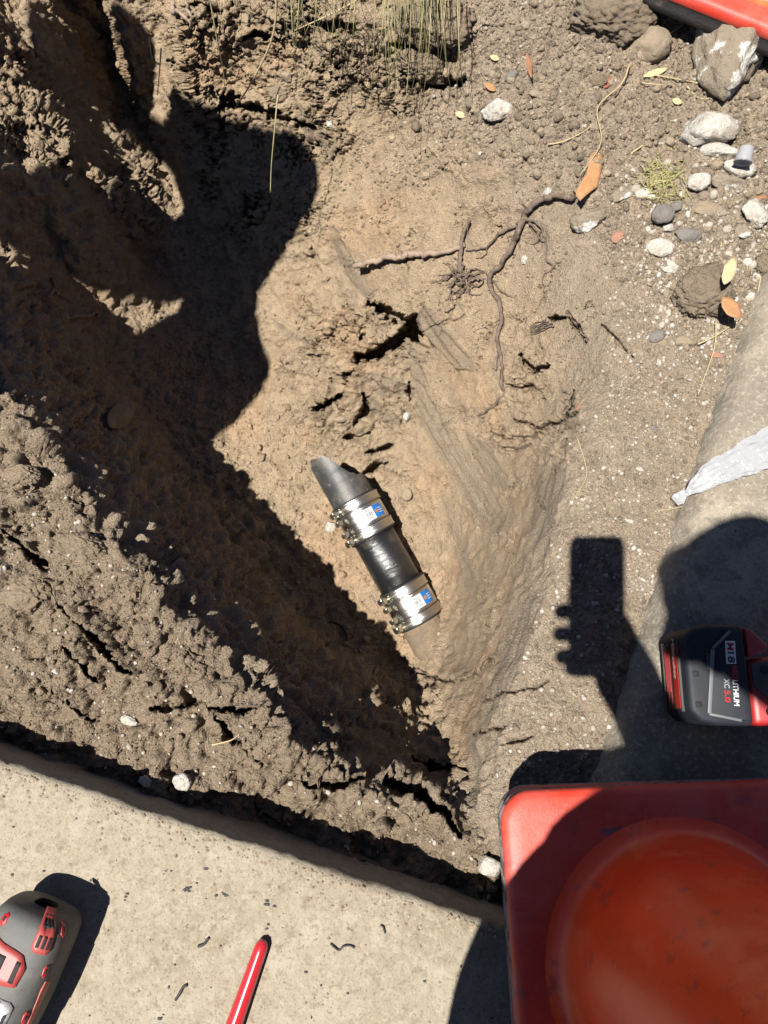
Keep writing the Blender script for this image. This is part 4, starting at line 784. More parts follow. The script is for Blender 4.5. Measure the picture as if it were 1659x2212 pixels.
put_leaf('leaf', oval(1311, 178, 11, 9, -60), leaf_rd, 'small dark red crumpled leaf on the crumbly soil', lift=.006, curl=.012)
put_leaf('leaf', oval(1143, 140, 24, 6, 80), leaf_br, 'slender reddish brown leaf standing among soil crumbs', lift=.01)
put_leaf('petal', oval(948, 26, 11, 6, 75), leaf_pk, 'small pink petal near the top edge among the grass', 'petal', lift=.01)
put_leaf('leaf', oval(1069, 124, 9, 6, 20), leaf_ye, 'tiny pale leaf on crumbs right of the grass', lift=.006)
put_leaf('leaf', oval(1463, 218, 9, 7, 20), leaf_ye, 'torn cream leaf scrap below the straw near the crusted rock', lift=.004)
put_leaf('leaf', oval(1059, 187, 12, 7, 35), leaf_or, 'small orange leaf scrap half buried in crumbs', lift=.004)
put_leaf('leaf', oval(995, 247, 10, 7, 20), leaf_ye, 'pale chip of leaf left of the white lump', lift=.004)
for spec in [
    (1570, 122, 150, 225, 'large crusted rock, brown with white edges, near the upper right cone', mix_stone, .55, 18, 3, .12, .2), (1394, 112, 84, 76, 'rounded grey brown stone beside the big rooty clod', tan_stone, .7, 10, 4, .05, .25),
    (1525, 300, 108, 62, 'white pitted concrete lump with a dark shadow below it', white_stone, .75, 20, 5, .1, .15), (1548, 338, 72, 28, 'flat white slab under the pitted white lump', white_stone, .5, 15, 6, .06, .35),
    (1079, 243, 64, 44, 'white lump alone on the crumbly slope', white_stone, .6, 0, 7, .1, .25), (1271, 478, 80, 46, 'long pale grey stone right of the main root', mix_stone, .6, 18, 8, .09, .25),
    (1341, 427, 42, 34, 'pale pinkish stone below the bark strip', mix_stone, .5, -30, 9, .09, .35), (1388, 424, 44, 30, 'white stone partly under the dry grass clump', white_stone, .6, 10, 10, .08, .35),
    (1590, 373, 66, 40, 'white stone holding up the plastic cap', white_stone, .7, 12, 12, .1, .3), (1572, 402, 76, 34, 'pale broken stone just below the one with the cap', mix_stone, .5, 8, 13, .1, .35),
    (1500, 402, 46, 42, 'white lump between the dry grass and the capped stone', white_stone, .6, 0, 14, .1, .3), (1424, 476, 42, 40, 'grey angular stone below the dry grass clump', grey_stone, .8, 20, 15, .06, .2),
    (1454, 457, 18, 26, 'small grey chip standing above the angular grey stone', grey_stone, .8, 80, 16, .05, .2), (1441, 497, 20, 20, 'small white pebble touching the angular grey stone', white_stone, .8, 0, 17, .07, .25),
    (1420, 540, 60, 42, 'flat white stone, larger of two pale flat ones', white_stone, .35, 6, 18, .07, .4), (1453, 575, 48, 36, 'flat pale oval stone just below the larger white flat one', white_stone, .35, -20, 19, .05, .45),
    (1484, 518, 52, 30, 'dark grey flat stone right of the flat white one', grey_stone, .5, 10, 20, .07, .4), (1418, 730, 34, 26, 'grey wedge stone on the gravel left of the round clod', grey_stone, .6, -15, 21, .05, .3),
    (1430, 742, 20, 20, 'small brown lump next to the grey wedge stone', tan_stone, .6, 0, 22, .05, .35), (1626, 470, 52, 58, 'whitish rubble lump at the right edge above the yellow leaf', white_stone, .5, 30, 23, .13, .4),
    (1600, 505, 34, 30, 'small whitish rubble piece left of the edge rubble', mix_stone, .5, 0, 24, .1, .4), (1616, 72, 32, 24, 'white stone tucked against the black cone rim', white_stone, .8, 0, 25, .07, .25),
    (1640, 92, 34, 26, 'speckled grey white stone below the upper cone rim', mix_stone, .7, -30, 26, .08, .25), (1530, 455, 66, 40, 'buried brown grey stone among the rubble', tan_stone, .4, 15, 27, .08, .5),
    (1336, 516, 30, 24, 'pinkish brick chip below the long pale stone', brick_mat, .35, -10, 28, .05, .4), (1480, 742, 42, 26, 'dull brown stone on gravel below the round clod', tan_stone, .4, 0, 29, .06, .45),
    (1546, 770, 24, 12, 'orange brick chip under crossed straws', brick_mat, .4, 10, 30, .05, .4), (1130, 562, 15, 18, 'small bright white pebble left of the thin right root', white_stone, .6, 0, 31, .06, .35),
    (1179, 413, 18, 16, 'white pebble behind the bend of the main root', white_stone, .7, 0, 32, .06, .25), (330, 1681, 30, 24, 'white stone on the shadow line, left of a pair', white_stone, .8, 10, 33, .08, .2),
    (405, 1684, 40, 36, 'white stone on the shadow line, right of a pair', white_stone, .8, -15, 34, .08, .2), (271, 1565, 36, 22, 'pale angular stone on the left bank', white_stone, .6, 15, 35, .08, .3),
    (131, 1447, 16, 12, 'tiny white pebble on the left bank', white_stone, .8, 0, 36, .08, .25), (1058, 1871, 52, 46, 'white angular stone wedged beside the cone base', white_stone, .7, 20, 37, .07, .2),
    (884, 1066, 24, 26, 'tan pebble stuck in the slope right of the pipe', tan_stone, .8, 0, 38, .06, .25), (712, 1142, 22, 22, 'white chip on the trench floor by the upper clamps', white_stone, .7, 0, 39, .08, .25),
    (618, 171, 26, 20, 'smooth brown stone poking from the far bank', tan_stone, .8, 20, 40, .05, .25), (735, 906, 28, 16, 'smooth tan oval stone in the broken ledge', tan_stone, .7, -5, 41, .04, .2),
    (248, 905, 40, 116, 'long flat stone standing on end in the shaded left bank', tan_stone, .35, 6, 42, .05, .2), (712, 270, 16, 15, 'pale pebble beside the upper spade mark', white_stone, .8, 0, 43, .05, .25),
    (1104, 168, 18, 26, 'upright grey pebble among the crumbs', grey_stone, .8, 70, 44, .05, .25), (1155, 207, 28, 22, 'brown angular pebble on the crumbly slope', tan_stone, .7, 0, 45, .05, .3),
    (1410, 928, 18, 15, 'clear grey pebble on the gravel flat', grey_stone, .5, 0, 46, .04, .4), (1379, 1016, 16, 9, 'white oval pebble left of the plastic film', white_stone, .6, 30, 47, .04, .35),
    (1360, 1128, 22, 9, 'thin white chip above the phone shadow', white_stone, .5, 8, 48, .05, .35), (1040, 335, 10, 9, 'tiny white pebble on the smooth slope', white_stone, .7, 0, 49, .05, .3),
    (884, 900, 14, 16, 'white chip beside the long spade cut', white_stone, .7, 0, 50, .06, .3), (1250, 880, 18, 10, 'reddish chip by the cracked ledge', brick_mat, .5, 0, 51, .05, .35)]:
    px, py, wp, hp, lab, mt_, tall, rot, sd_, ro, sk = spec; stone(px, py, wp, hp, lab, mt_, tall, rot, sd_ * 7, rough=ro, sink=sk)
for px, py, wp, hp, lab, sd_, sk in [(1312, 48, 160, 120, 'big dark clod of earth threaded with fine roots', 61, .25), (1514, 640, 104, 104, 'big round clod of brown earth near the kerb', 62, .2), (1290, 182, 34, 24, 'small dark clod below the red leaf', 63, .3),
        (925, 60, 150, 100, 'wide clod of earth hanging under the grass', 64, .35), (925, 150, 130, 50, 'ledge of earth below the hanging clod', 65, .45), (640, 1545, 60, 30, 'earth lump at the edge of the left bank', 66, .4), (600, 200, 46, 34, 'earth lump in the far bank', 67, .4), (1660, 580, 60, 50, 'earth lump behind the yellow leaf at the right edge', 68, .35), (50, 1285, 110, 70, 'broad lump of earth on the left bank', 69, .5), (190, 1190, 90, 50, 'crumbly earth lump above the long crack in the left bank', 70, .5), (60, 1035, 70, 44, 'pale earth lump on the brink of the left bank', 71, .45)]:
    stone(px, py, wp, hp, lab, clod_mat if sd_ in (61, 62, 63, 68) else clod_tan, .6, 10, sd_, 'earth_clod', 'clod', .05, sk, 18, blocky=.82, crumbly=.16)

# ================================================================== THINGS: roots
bark = mat('root_bark', (.22, .165, .13), .9, spec=.2, noise=[(50, (.12, .088, .068), .42, .6, .9), (130, (.36, .28, .2), .55, .66, .8), (400, (.14, .1, .08), .55, .7, .7)], bump=[(200, .002), (700, .0008)])
pale_root = mat('pale_root', (.40, .30, .23), .9, spec=.2, noise=[(60, (.24, .18, .13), .45, .62, .85), (240, (.5, .4, .3), .55, .7, .6)], bump=[(250, .0015)])
def on(px, py, h): p, nn_ = surf(px, py); return p + nn_ * h
def rootline(mb, pts, r0, r1, h0=.004, h1=.004, wob=.2):
    g = catmull(pts, 10); m = len(g); out = []
    for k, (x, y) in enumerate(g):
        t = k / (m - 1); h = h0 + (h1 - h0) * t; x += 1.5 * math.sin(k * 1.1) + random.uniform(-.8, .8); y += 1.5 * math.cos(k * .83) + random.uniform(-.8, .8); out.append(on(x, y, h))
    out = np.array(out); ker = np.ones(5) / 5
    sm = np.stack([np.convolve(np.pad(out[:, q], 2, 'edge'), ker, 'valid') for q in range(3)], 1); sm[0] = out[0]; sm[-1] = out[-1]
    mb.tube(sm, np.linspace(r0, r1, m) * (1 + .09 * np.convolve(RNG.normal(size=m + 4), np.ones(5) / 5, 'valid') * 2), 9, True, wob); return mb
def root_thing(label, loc, main, branches, mt=bark):
    t = thing('tree_root', on(*loc, 0), label, 'root'); off = np.array(t.location)
    for nm, args in [('root_stem', main)] + [('root_branch', a) for a in branches]:
        mb = rootline(MB(), *args); mb.v = [tuple(np.array(v) - off) for v in mb.v]; mb.obj(nm, mt, t, True)
    return t
root_thing('long dark root winding down the slope from the bark strip', (1085, 670), ([(1250, 432), (1235, 430), (1195, 428), (1165, 435), (1142, 460), (1130, 495), (1110, 540), (1085, 575), (1066, 595), (1062, 615), (1075, 645), (1085, 670), (1083, 720), (1080, 755), (1088, 800), (1085, 850), (1065, 880), (1035, 896)], .0060, .0028, .015, .002),
    [([(1124, 489), (1104, 500), (1081, 509), (1056, 534), (1030, 542), (1006, 543)], .0026, .0012, .008, .003), ([(1124, 487), (1140, 480), (1157, 482), (1172, 492), (1180, 510), (1182, 540), (1184, 562), (1196, 580)], .0026, .0012, .009, .003), ([(1196, 580), (1180, 592), (1174, 606), (1172, 628)], .0014, .0006, .004, .002),
     ([(1150, 482), (1160, 500), (1168, 520), (1178, 525)], .0017, .0008, .006, .003), ([(1170, 500), (1158, 522), (1142, 532)], .0012, .0006, .005, .002), ([(1056, 534), (1050, 552), (1030, 560)], .0013, .0006, .004, .002), ([(1062, 605), (1085, 632), (1110, 645)], .0024, .0010, .002, .001), ([(1078, 752), (1074, 775), (1076, 800), (1060, 797)], .0018, .0006, .006, .002), ([(1035, 896), (1030, 900), (1044, 905)], .0022, .0008, .004, .002), ([(1085, 690), (1060, 700), (1030, 715)], .0010, .0005, .003, .001)])
root_thing('thick pale root sticking out to the left across the slope', (880, 548), ([(788, 573), (806, 567), (824, 563), (856, 563), (881, 547), (917, 548), (949, 550), (988, 541), (1004, 532)], .0064, .0048, .028, .004), [([(881, 547), (890, 556), (900, 559)], .002, .001, .012, .004), ([(949, 550), (940, 560), (930, 562)], .0012, .0005, .004, .002)], pale_root)
root_thing('short upright root stub between the two larger roots', (1001, 530), ([(1011, 468), (1007, 498), (1002, 530), (998, 566), (1003, 602)], .0032, .0042, .014, .006), [([(1011, 480), (1018, 490), (1014, 505)], .0018, .0008, .012, .006)])
fb = thing('fibrous_root', on(1005, 605, 0), 'tangle of fine curled rootlets below the root stub', 'root'); off = np.array(fb.location)
for k in range(26):
    a = random.uniform(0, 2 * math.pi); x, y = 1005 + random.gauss(0, 14), 603 + random.gauss(0, 9); pts_ = [(x, y)]
    for q in range(random.randint(3, 6)): a += random.uniform(-.9, .9); x += 10 * math.cos(a) * random.uniform(.6, 1.3); y += 8 * math.sin(a) * random.uniform(.6, 1.2); pts_.append((x, y))
    mb = rootline(MB(), pts_, random.uniform(.0009, .0019), .0005, random.uniform(.004, .016), .003); mb.v = [tuple(np.array(v) - off) for v in mb.v]; mb.obj('rootlet', bark, fb, True)
for pts_, r_ in (([(985, 608), (978, 622), (976, 640), (980, 655), (976, 668), (965, 676)], .0022), ([(1038, 606), (1020, 612), (1006, 628), (990, 640), (975, 648)], .002), ([(1030, 600), (1046, 606), (1040, 618), (1020, 622)], .002), ([(968, 596), (955, 604), (940, 606), (930, 612)], .001), ([(1012, 590), (1030, 582), (1050, 590), (1060, 600)], .0014)):
    mb = rootline(MB(), pts_, r_, r_ * .5, .010, .004); mb.v = [tuple(np.array(v) - off) for v in mb.v]; mb.obj('rootlet', bark, fb, True)
root_thing('dark root in a crack with a fan of fine fibres', (1232, 690), ([(1226, 672), (1234, 680), (1248, 700), (1260, 718), (1270, 738)], .0022, .0014, .003, .003), [([(1198, 690 + k * 3), (1180, 694 + k * 4), (1160 - k, 702 + k * 4), (1150, 708 + k * 3)], .0010, .0004, .004, .005) for k in range(6)] + [([(1226, 676), (1215, 690), (1198, 692)], .0018, .001, .003, .003)])
root_thing('thin root curling over the cracked ledge on the right', (1235, 860), ([(1214, 846), (1228, 852), (1238, 866), (1236, 888), (1226, 905)], .0016, .0010, .005, .003), [([(1236, 850), (1232, 862), (1222, 870)], .001, .0005, .004, .003), ([(1238, 870), (1230, 880), (1218, 878)], .001, .0005, .005, .003)])
root_thing('thin purplish root at the brink below the pipe', (930, 1460), ([(884, 1456), (905, 1450), (930, 1456), (955, 1468), (985, 1472)], .0016, .0010, .004, .002), [([(900, 1450), (892, 1440), (884, 1436)], .0008, .0004, .004, .006), ([(980, 1470), (1002, 1460), (1020, 1446)], .001, .0005, .002, .002)])
root_thing('brown root crossing the shaded left bank', (150, 690), ([(112, 600), (118, 620), (104, 640), (96, 650)], .004, .002, .004, .01), [([(108, 640), (130, 645), (150, 660)], .003, .0015, .006, .006), ([(152, 690), (176, 688), (198, 676), (210, 684)], .004, .002, .006, .006)], pale_root)
root_thing('broken root end in the dark notch of the far bank', (395, 30), ([(375, 0), (380, 20), (394, 34), (404, 52)], .006, .0035, .006, .02), [([(400, 10), (420, 30), (424, 48)], .004, .002, .006, .02)], pale_root)

# ================================================================== THINGS: straws, grass
straw = mat('dry_straw', (.55, .44, .24), .7, noise=[(90, (.42, .32, .16), .45, .7, .7)]); green = mat('grass_blade', (.27, .28, .095), .6, noise=[(14, (.50, .43, .22), .40, .58, .95)])
def straw_thing(label, pts_, r_, h=.006, name='straw', mt=straw):
    g = [on(x, y, h) if len(p_) == 2 else at(x, y, p_[2]) for p_ in pts_ for x, y in [p_[:2]]]; g = np.array(catmull(g, 6)); c_ = g[0].copy(); m = len(g)
    tag(MB().tube(g - c_, np.linspace(r_, r_ * .5, m), 6).obj(name, mt, smooth=True), label, 'straw').location = c_
for a in [('long bent straw lying across the bark strip', [(1362, 150), (1325, 195), (1297, 250), (1280, 320), (1268, 392)], .0014, .016), ('short pale straw left of the bark strip', [(1182, 320), (1215, 312), (1250, 298), (1292, 276)], .0015), ('straight straw below the narrow leaf', [(1380, 192), (1420, 193), (1462, 196)], .0013),
        ('thick yellow straw curving below the crusted rock', [(1480, 203), (1515, 216), (1556, 219)], .0018), ('pale flat straw beside the grey brown stone', [(1428, 90), (1450, 70), (1482, 44)], .0022, .012), ('thin straw running to the crusted rock', [(1412, 170), (1470, 180), (1556, 196)], .0013),
        ('straw standing over the gravel below the round clod', [(1546, 698), (1530, 760), (1500, 866)], .0012, .010), ('straw crossing it from the orange leaf', [(1500, 755), (1545, 735), (1594, 695)], .0013, .008), ('fine straw along the brink above the phone shadow', [(1254, 948), (1266, 1000), (1262, 1040), (1232, 1104)], .0009), ('straw on the left bank beside the slab', [(455, 1622), (490, 1606), (530, 1588)], .0013),
        ('thin straw on the left bank sand', [(276, 1345), (280, 1365), (286, 1388)], .0009), ('straw by the kerb top', [(1640, 600), (1622, 680), (1590, 760)], .0011), ('twig stub on the crumbly soil', [(1358, 334), (1370, 328), (1386, 318)], .0022), ('straw end under the clear film', [(1430, 1110), (1450, 1100), (1480, 1092)], .0008)]: straw_thing(*a)
zr = .03
for a in [('broad pale blade arching down over the far bank', [(598, -40, .10), (590, 75, .02), (545, 175, -.08), (505, 237, -.18)], .0022), ('fine dry blade hanging down the far bank at left', [(448, -30, .05), (470, 90, -.04), (482, 150, -.12), (486, 200, -.18)], .0013), ('short green blade against the head shadow', [(322, 80, .0), (326, 115, -.05), (334, 144, -.08)], .0012, .006, 'green_straw', green), ('hanging green blade over the head shadow', [(348, 105, .02), (345, 150, -.03), (340, 206, -.08)], .0014, .006, 'green_straw', green),
        ('long lone blade hanging in front of the shoulder shadow', [(600, 205, -.02), (592, 290, -.06), (586, 360, -.1), (584, 416, -.13)], .0012, .006, 'green_straw', green), ('slanting pale stalk at the top of the far bank', [(790, -10, .04), (720, 28, .03), (636, 66, .01)], .0016)]: straw_thing(*a)
mb = MB()
for k in range(95):
    x = random.choice([random.uniform(640, 1010), random.uniform(820, 1000), random.uniform(600, 780)]); ztip = random.uniform(-.12, .0); ln_ = random.uniform(60, 260) * (1 if x > 780 else .8); dxp = random.uniform(-45, 25)
    p0, p1, p2, p3 = at(x, -70, .09), at(x + dxp * .2, -70 + ln_ * .5, .07), at(x + dxp * .5, -60 + ln_ * .85, .02), at(x + dxp, -50 + ln_ * 1.15, ztip)
    g = catmull([p0, p1, p2, p3], 5); mb.tube(g, np.linspace(.0008, .0003, len(g)) * random.uniform(.6, 1.3), 4, False)
tag(mb.obj('grass', green, smooth=True), 'fine green grass hanging over the top of the far bank', kind='stuff')
mb = MB(); cg, _ = surf(1440, 398)
for k in range(170):
    x, y = random.gauss(1425, 20), random.gauss(400, 22); a = random.gauss(.1, .5) + math.pi * (random.random() < .5); h = random.uniform(.004, .016); l_ = random.uniform(18, 42); b_ = random.uniform(-.5, .5)
    mb.tube(np.array(catmull([on(x + l_ * (t - .5) * math.cos(a + b_ * t), y + l_ * (t - .5) * math.sin(a + b_ * t), h * (1 - .9 * (2 * t - 1) ** 2) + .002) for t in (0, .33, .66, 1)], 4)) - cg, .0006, 3, False)
yg = mat('yellow_dry_grass', (.50, .47, .19), .7, noise=[(40, (.42, .36, .2), .45, .7, .7)])
tg = mb.obj('grass_clump', yg, smooth=True); tg.location = cg; tag(tg, 'dry yellow green clump of fine grass among white stones', 'grass')
# rubber ring in the dark of the trench floor
pr_ = surf(735, 1365)[0]; rg_ = MB().lathe([(.034 + .0025 * math.cos(t), .0025 * math.sin(t) + .003) for t in np.linspace(0, 2 * math.pi, 9)[:-1]], 40, None, True).obj('rubber_ring', rubber, smooth=True); rg_.location = pr_ + np.array([-.02, -.015, .001]); rg_.rotation_euler = (.1, -.15, 0); tag(rg_, 'dark rubber ring lying in the shaded trench floor by the pipe', 'ring')

# ================================================================== STUFF: crumbs, pebbles, specks
def scatter(name, wgt, count, rmin, rmax, powr, mt, label, flat=.75, tone=None, lift=.15, icb=I0, stretch=None):
    idx = np.where(wgt > 0)[0]; pr = wgt[idx] / wgt[idx].sum(); ch = RNG.choice(idx, count, p=pr)
    V0, F0 = icb; nv = len(V0); u = RNG.random(count); rad = rmin * (rmax / rmin) ** (u ** powr)
    Qr = RNG.normal(size=(count, 4)); Qr /= np.linalg.norm(Qr, axis=1)[:, None]; a, b_, c_, d_2 = Qr.T
    Rm = np.stack([1 - 2 * (c_ * c_ + d_2 * d_2), 2 * (b_ * c_ - a * d_2), 2 * (b_ * d_2 + a * c_), 2 * (b_ * c_ + a * d_2), 1 - 2 * (b_ * b_ + d_2 * d_2), 2 * (c_ * d_2 - a * b_), 2 * (b_ * d_2 - a * c_), 2 * (c_ * d_2 + a * b_), 1 - 2 * (b_ * b_ + c_ * c_)], 1).reshape(-1, 3, 3)
    sc_ = np.stack([np.ones(count), RNG.uniform(.65, 1, count), RNG.uniform(.5, .95, count)], 1) * rad[:, None]
    if stretch: sc_ = np.ones((count, 3)) * rad[:, None] * np.array(stretch); Rm = np.stack([np.stack([np.cos(a * 9), -np.sin(a * 9), 0 * a], 1), np.stack([np.sin(a * 9), np.cos(a * 9), 0 * a], 1), np.stack([.3 * b_, .3 * c_, 0 * a + 1], 1)], 1)
    W = V0[None] * (1 + .28 * (RNG.random((count, nv, 1)) - .5)) * sc_[:, None, :]; W = np.einsum('nij,nvj->nvi', Rm, W)
    W += (P[ch] + NN[ch] * (rad * lift)[:, None] + RNG.uniform(-SP / 2, SP / 2, (count, 3)) * np.array([1, 1, 0]))[:, None, :]
    me_ = mesh_np(name, W.reshape(-1, 3), (F0[None] + (np.arange(count) * nv)[:, None, None]).reshape(-1, 3), mt, smooth=len(icb[0]) > 12)
    if tone is not None:
        col = A[ch] * tone * RNG.uniform(.72, 1.3, (count, 1)); ca_ = me_.color_attributes.new('tone', 'FLOAT_COLOR', 'POINT'); ca_.data.foreach_set('color', np.repeat(np.c_[np.clip(col, .01, .9), np.ones(count)], nv, 0).astype(np.float32).ravel())
    return tag(link(name, me_), label, kind='stuff')
vis = (PU > -150) & (PU < 1810) & (PV > -150) & (PV < 2360)
under_c = poly_mask(PU, PV, [(1265, 1900), (1340, 1640), (1480, 1200), (1560, 930), (1670, 640), (2200, 600), (2200, 2600), (-500, 2600), (-500, 1490), (0, 1650), (1090, 2010)], 3) > .5
okv = (vis & ~under_c).astype(float) * sstep(.3, .6, NN[:, 2])
I1 = ico(1)
scatter('soil_crumbs', okv * np.clip(M_crumb * 1.6 * (.5 + patch2) + M_left * .8 * patch + M_gravel * .35 + M_floor * .9 + M_far * .25 * patch + (.10 + .25 * patch) * rest_m + M_ul * .12, 0, None), 24000, .0012, .0060, 2.6, soil, 'loose crumbs of earth scattered over the banks and trench floor', tone=.97)
scatter('soil_grit', okv * np.clip(.35 + M_crumb + M_gravel * .9 + M_left * .9 + M_floor + .6 * M_brk + .5 * M_ul, 0, None), 66000, .0006, .0026, 2.0, soil, 'fine grit and crumbs of earth lying over the whole dig', tone=.97, icb=OCT)
scatter('soil_lumps', okv * np.clip(M_crumb * 1.4 * sstep(700, 300, PV) + M_left * .25 + M_floor * .6 + M_far * .15, 0, None), 1300, .0035, .0105, 2.4, soil, 'small rounded lumps of earth on the banks', tone=.95, icb=I1)
scatter('pebbles', okv * np.clip(M_gravel * (.25 + 1.5 * pale) + .12 * M_left + .10 * M_crumb + .25 * M_gravel * sstep(1000, 700, PV), 0, None), 5200, .0008, .0042, 2.7, pebble_mat, 'small whitish pebbles scattered on the gravelly ground', icb=I1)
M_rub = poly_mask(PU, PV, [(1330,380),(1660,340),(1680,620),(1560,760),(1400,800),(1380,600)], 40)
scatter('rubble', okv * M_rub, 330, .002, .0085, 1.7, pebble_mat, 'small pale angular rubble chips between the larger white stones', icb=I2, lift=.05)
scatter('brown_rubble', okv * (M_rub + .5 * M_crumb), 420, .002, .0095, 1.9, tan_stone, 'small dull brown stones mixed into the crumbly ground', icb=I2, lift=.02)
scatter('litter', okv * (M_rub * .6 + .5 * M_crumb + .12 * M_gravel + .03 * M_left), 420, .0022, .007, 1.6, straw, 'scraps of dry straw and chaff on the ground', lift=.2, stretch=(1, .13, .08))
# flecks of dark rubber and shavings on the slab
speck = mat('dark_rubber_fleck', (.02, .02, .022), .7)
mb = MB()
for k in range(260):
    x, y = random.uniform(-30, 1090), random.uniform(1660, 2240)
    if y < 1640 + x * .33 + 25: continue
    p = at(x, y, ZS); r_ = .0004 + .0016 * random.random() ** 5; V0, F0 = I0
    mb.add(V0 * r_ * np.array([random.uniform(.7, 1.8), 1, .5]) * (1 + .5 * (RNG.random((12, 1)) - .5)) + p + np.array([0, 0, r_ * .3]), F0.tolist())
for x, y, n_ in ((405, 1918, 6), (488, 1930, 4), (578, 1950, 4), (594, 1958, 3), (350, 2196, 4), (270, 1935, 3), (362, 1880, 3), (576, 2000, 3), (160, 2212, 3)):
    for q in range(n_):
        p = at(x + random.gauss(0, 4), y + random.gauss(0, 4), ZS); r_ = random.uniform(.0010, .0024); V0, F0 = I0; mb.add(V0 * r_ * np.array([1.3, .8, .5]) * (1 + .6 * (RNG.random((12, 1)) - .5)) + p, F0.tolist())
tag(mb.obj('rubber_flecks', speck), 'dark flecks of rubber strewn over the concrete slab', kind='stuff')
for lab, pts_ in (('curled black shaving right of the red bar', [(714, 2038), (722, 2046), (733, 2052), (742, 2044), (756, 2042), (766, 2048)]), ('short black shaving left of the red bar', [(428, 2044), (440, 2040), (446, 2032), (451, 2026)]), ('black shaving near the bottom edge of the slab', [(379, 2160), (388, 2146), (396, 2132), (404, 2128)]), ('tiny black hook at the right of the slab', [(822, 1998), (828, 2003), (832, 2016)])):
    g = np.array(catmull([at(x, y, ZS + .0012 + .001 * (k % 2)) for k, (x, y) in enumerate(pts_)], 5)); c_ = g[0].copy(); tag(MB().tube(g - c_, .0011 if 'curled' in lab or 'hook' in lab else .0017, 6).obj('rubber_shaving', speck, smooth=True), lab, 'shaving').location = c_

dust_m = mat('spilled_soil', (.36, .28, .2), .95, spec=.1, noise=[(60, (.5, .42, .32), .5, .6, .8)])
mb = MB()
for k in range(1500):
    t_ = random.random(); x = random.uniform(-40, 1085); y = 1652 + x * .33 + 6 + (70 if k % 3 else 540) * random.random() ** 2.2
    r_ = .0004 + .0022 * random.random() ** 6; V0, F0 = OCT; mb.add(V0 * r_ * np.array([1.2, 1, .7]) * (1 + .5 * (RNG.random((6, 1)) - .5)) + at(x, y, ZS) + np.array([0, 0, r_ * .2]), F0.tolist())
for k in range(700):
    x, y = random.uniform(1440, 1690), random.uniform(600, 1330)
    if x < 1700 - (y - 600) * .36 + 30: continue
    r_ = .0005 + .002 * random.random() ** 5; V0, F0 = OCT; mb.add(V0 * r_ * (1 + .5 * (RNG.random((6, 1)) - .5)) + at(x, y, ZC2) + np.array([0, 0, r_ * .2]), F0.tolist())
tag(mb.obj('spilled_soil', dust_m), 'fine soil spilled over the concrete', kind='stuff')
# ================================================================== PEOPLE: both stand outside the picture; their shadows fall into it
def sh(px, py, zs, z): S = at(px, py, zs); return S + U * ((z - zs) / U[2])
skin_m = mat('skin', (.40, .24, .17), .6); shirt_m = mat('work_shirt', (.05, .07, .12), .9); jean_m = mat('work_trousers', (.04, .05, .08), .9); boot_m = mat('work_boot', (.08, .05, .03), .8); cap_m = mat('cap_cloth', (.03, .03, .04), .9)
def skinned(name, J, E, mt, parent, grow=0, root=0, only=None):
    keys = [k for k in J if only is None or k in only]; ix = {k: i for i, k in enumerate(keys)}
    me = bpy.data.meshes.new(name); me.from_pydata([tuple(J[k][0]) for k in keys], [(ix[a], ix[b]) for a, b in E if a in ix and b in ix], []); me.materials.append(mt)
    o = link(name, me, parent); m = o.modifiers.new('skin', 'SKIN'); m.use_smooth_shade = True
    for k in keys:
        v = me.skin_vertices[0].data[ix[k]]; v.radius = ((J[k][1] + grow) * (1.2 if J[k][1] > .03 else 1),) * 2; v.use_root = k == keys[root]
    s = o.modifiers.new('sub', 'SUBSURF'); s.levels = 2; s.render_levels = 2
    return o
def person(label, J, E, cap_dir, brim=.085):
    t = thing('person', (J['foot_l'][0] + J['foot_r'][0]) / 2 * np.array([1, 1, 0]), label, 'person'); off = np.array(t.location)
    J = {k: (np.array(p) - off, r) for k, (p, r) in J.items()}
    skinned('body', J, E, skin_m, t)
    skinned('shirt', J, E, shirt_m, t, .008, only=['pelvis', 'hip_l', 'hip_r', 'waist', 'midback', 'chest', 'shoulder_l', 'shoulder_r', 'elbow_l', 'elbow_r'])
    skinned('trousers', J, E, jean_m, t, .002, only=['pelvis', 'hip_l', 'hip_r', 'knee_l', 'knee_r', 'ankle_l', 'ankle_r'])
    for s in 'lr': skinned('boot', {'a': (J['ankle_' + s][0], .05), 'b': (J['foot_' + s][0] + np.array([0, 0, .035]), .048), 'c': (J['toe_' + s][0] + np.array([0, 0, .03]), .04)}, [('a', 'b'), ('b', 'c')], boot_m, t)
    hd, hr = J['head']; up_ = hd - J['neck'][0]; up_ /= np.linalg.norm(up_); cd = np.array(cap_dir, float); cd -= up_ * (cd @ up_); cd /= np.linalg.norm(cd); sd_ = np.cross(up_, cd)
    B = np.stack([cd, sd_, up_], 1); c = MB().lathe([(hr * 1.12, hr * .15), (hr * 1.14, hr * .4), (hr * 1.0, hr * .85), (hr * .6, hr * 1.15), (.001, hr * 1.25)], 24, B); c.v = [tuple(np.array(v) + hd) for v in c.v]; cp_o = c.obj('cap', cap_m, t, True)
    V = []
    for lay in (0, .003):
        for k in range(13): a = R(-62 + 124 * k / 12); V += [hd + B @ np.array([hr * 1.1 * math.cos(a), hr * 1.1 * math.sin(a), hr * .2 + lay]), hd + B @ np.array([hr * 1.1 + (brim * math.cos(a * 1.2)), hr * 1.05 * math.sin(a), hr * .12 + lay])]
    F = [(2 * k + l * 26, 2 * k + 1 + l * 26, 2 * k + 3 + l * 26, 2 * k + 2 + l * 26) for l in (0, 1) for k in range(12)] + [(2 * k + 1, 2 * k + 27, 2 * k + 29, 2 * k + 3) for k in range(12)]
    MB().add(V, F).obj('cap_brim', cap_m, cp_o, True)
    return t
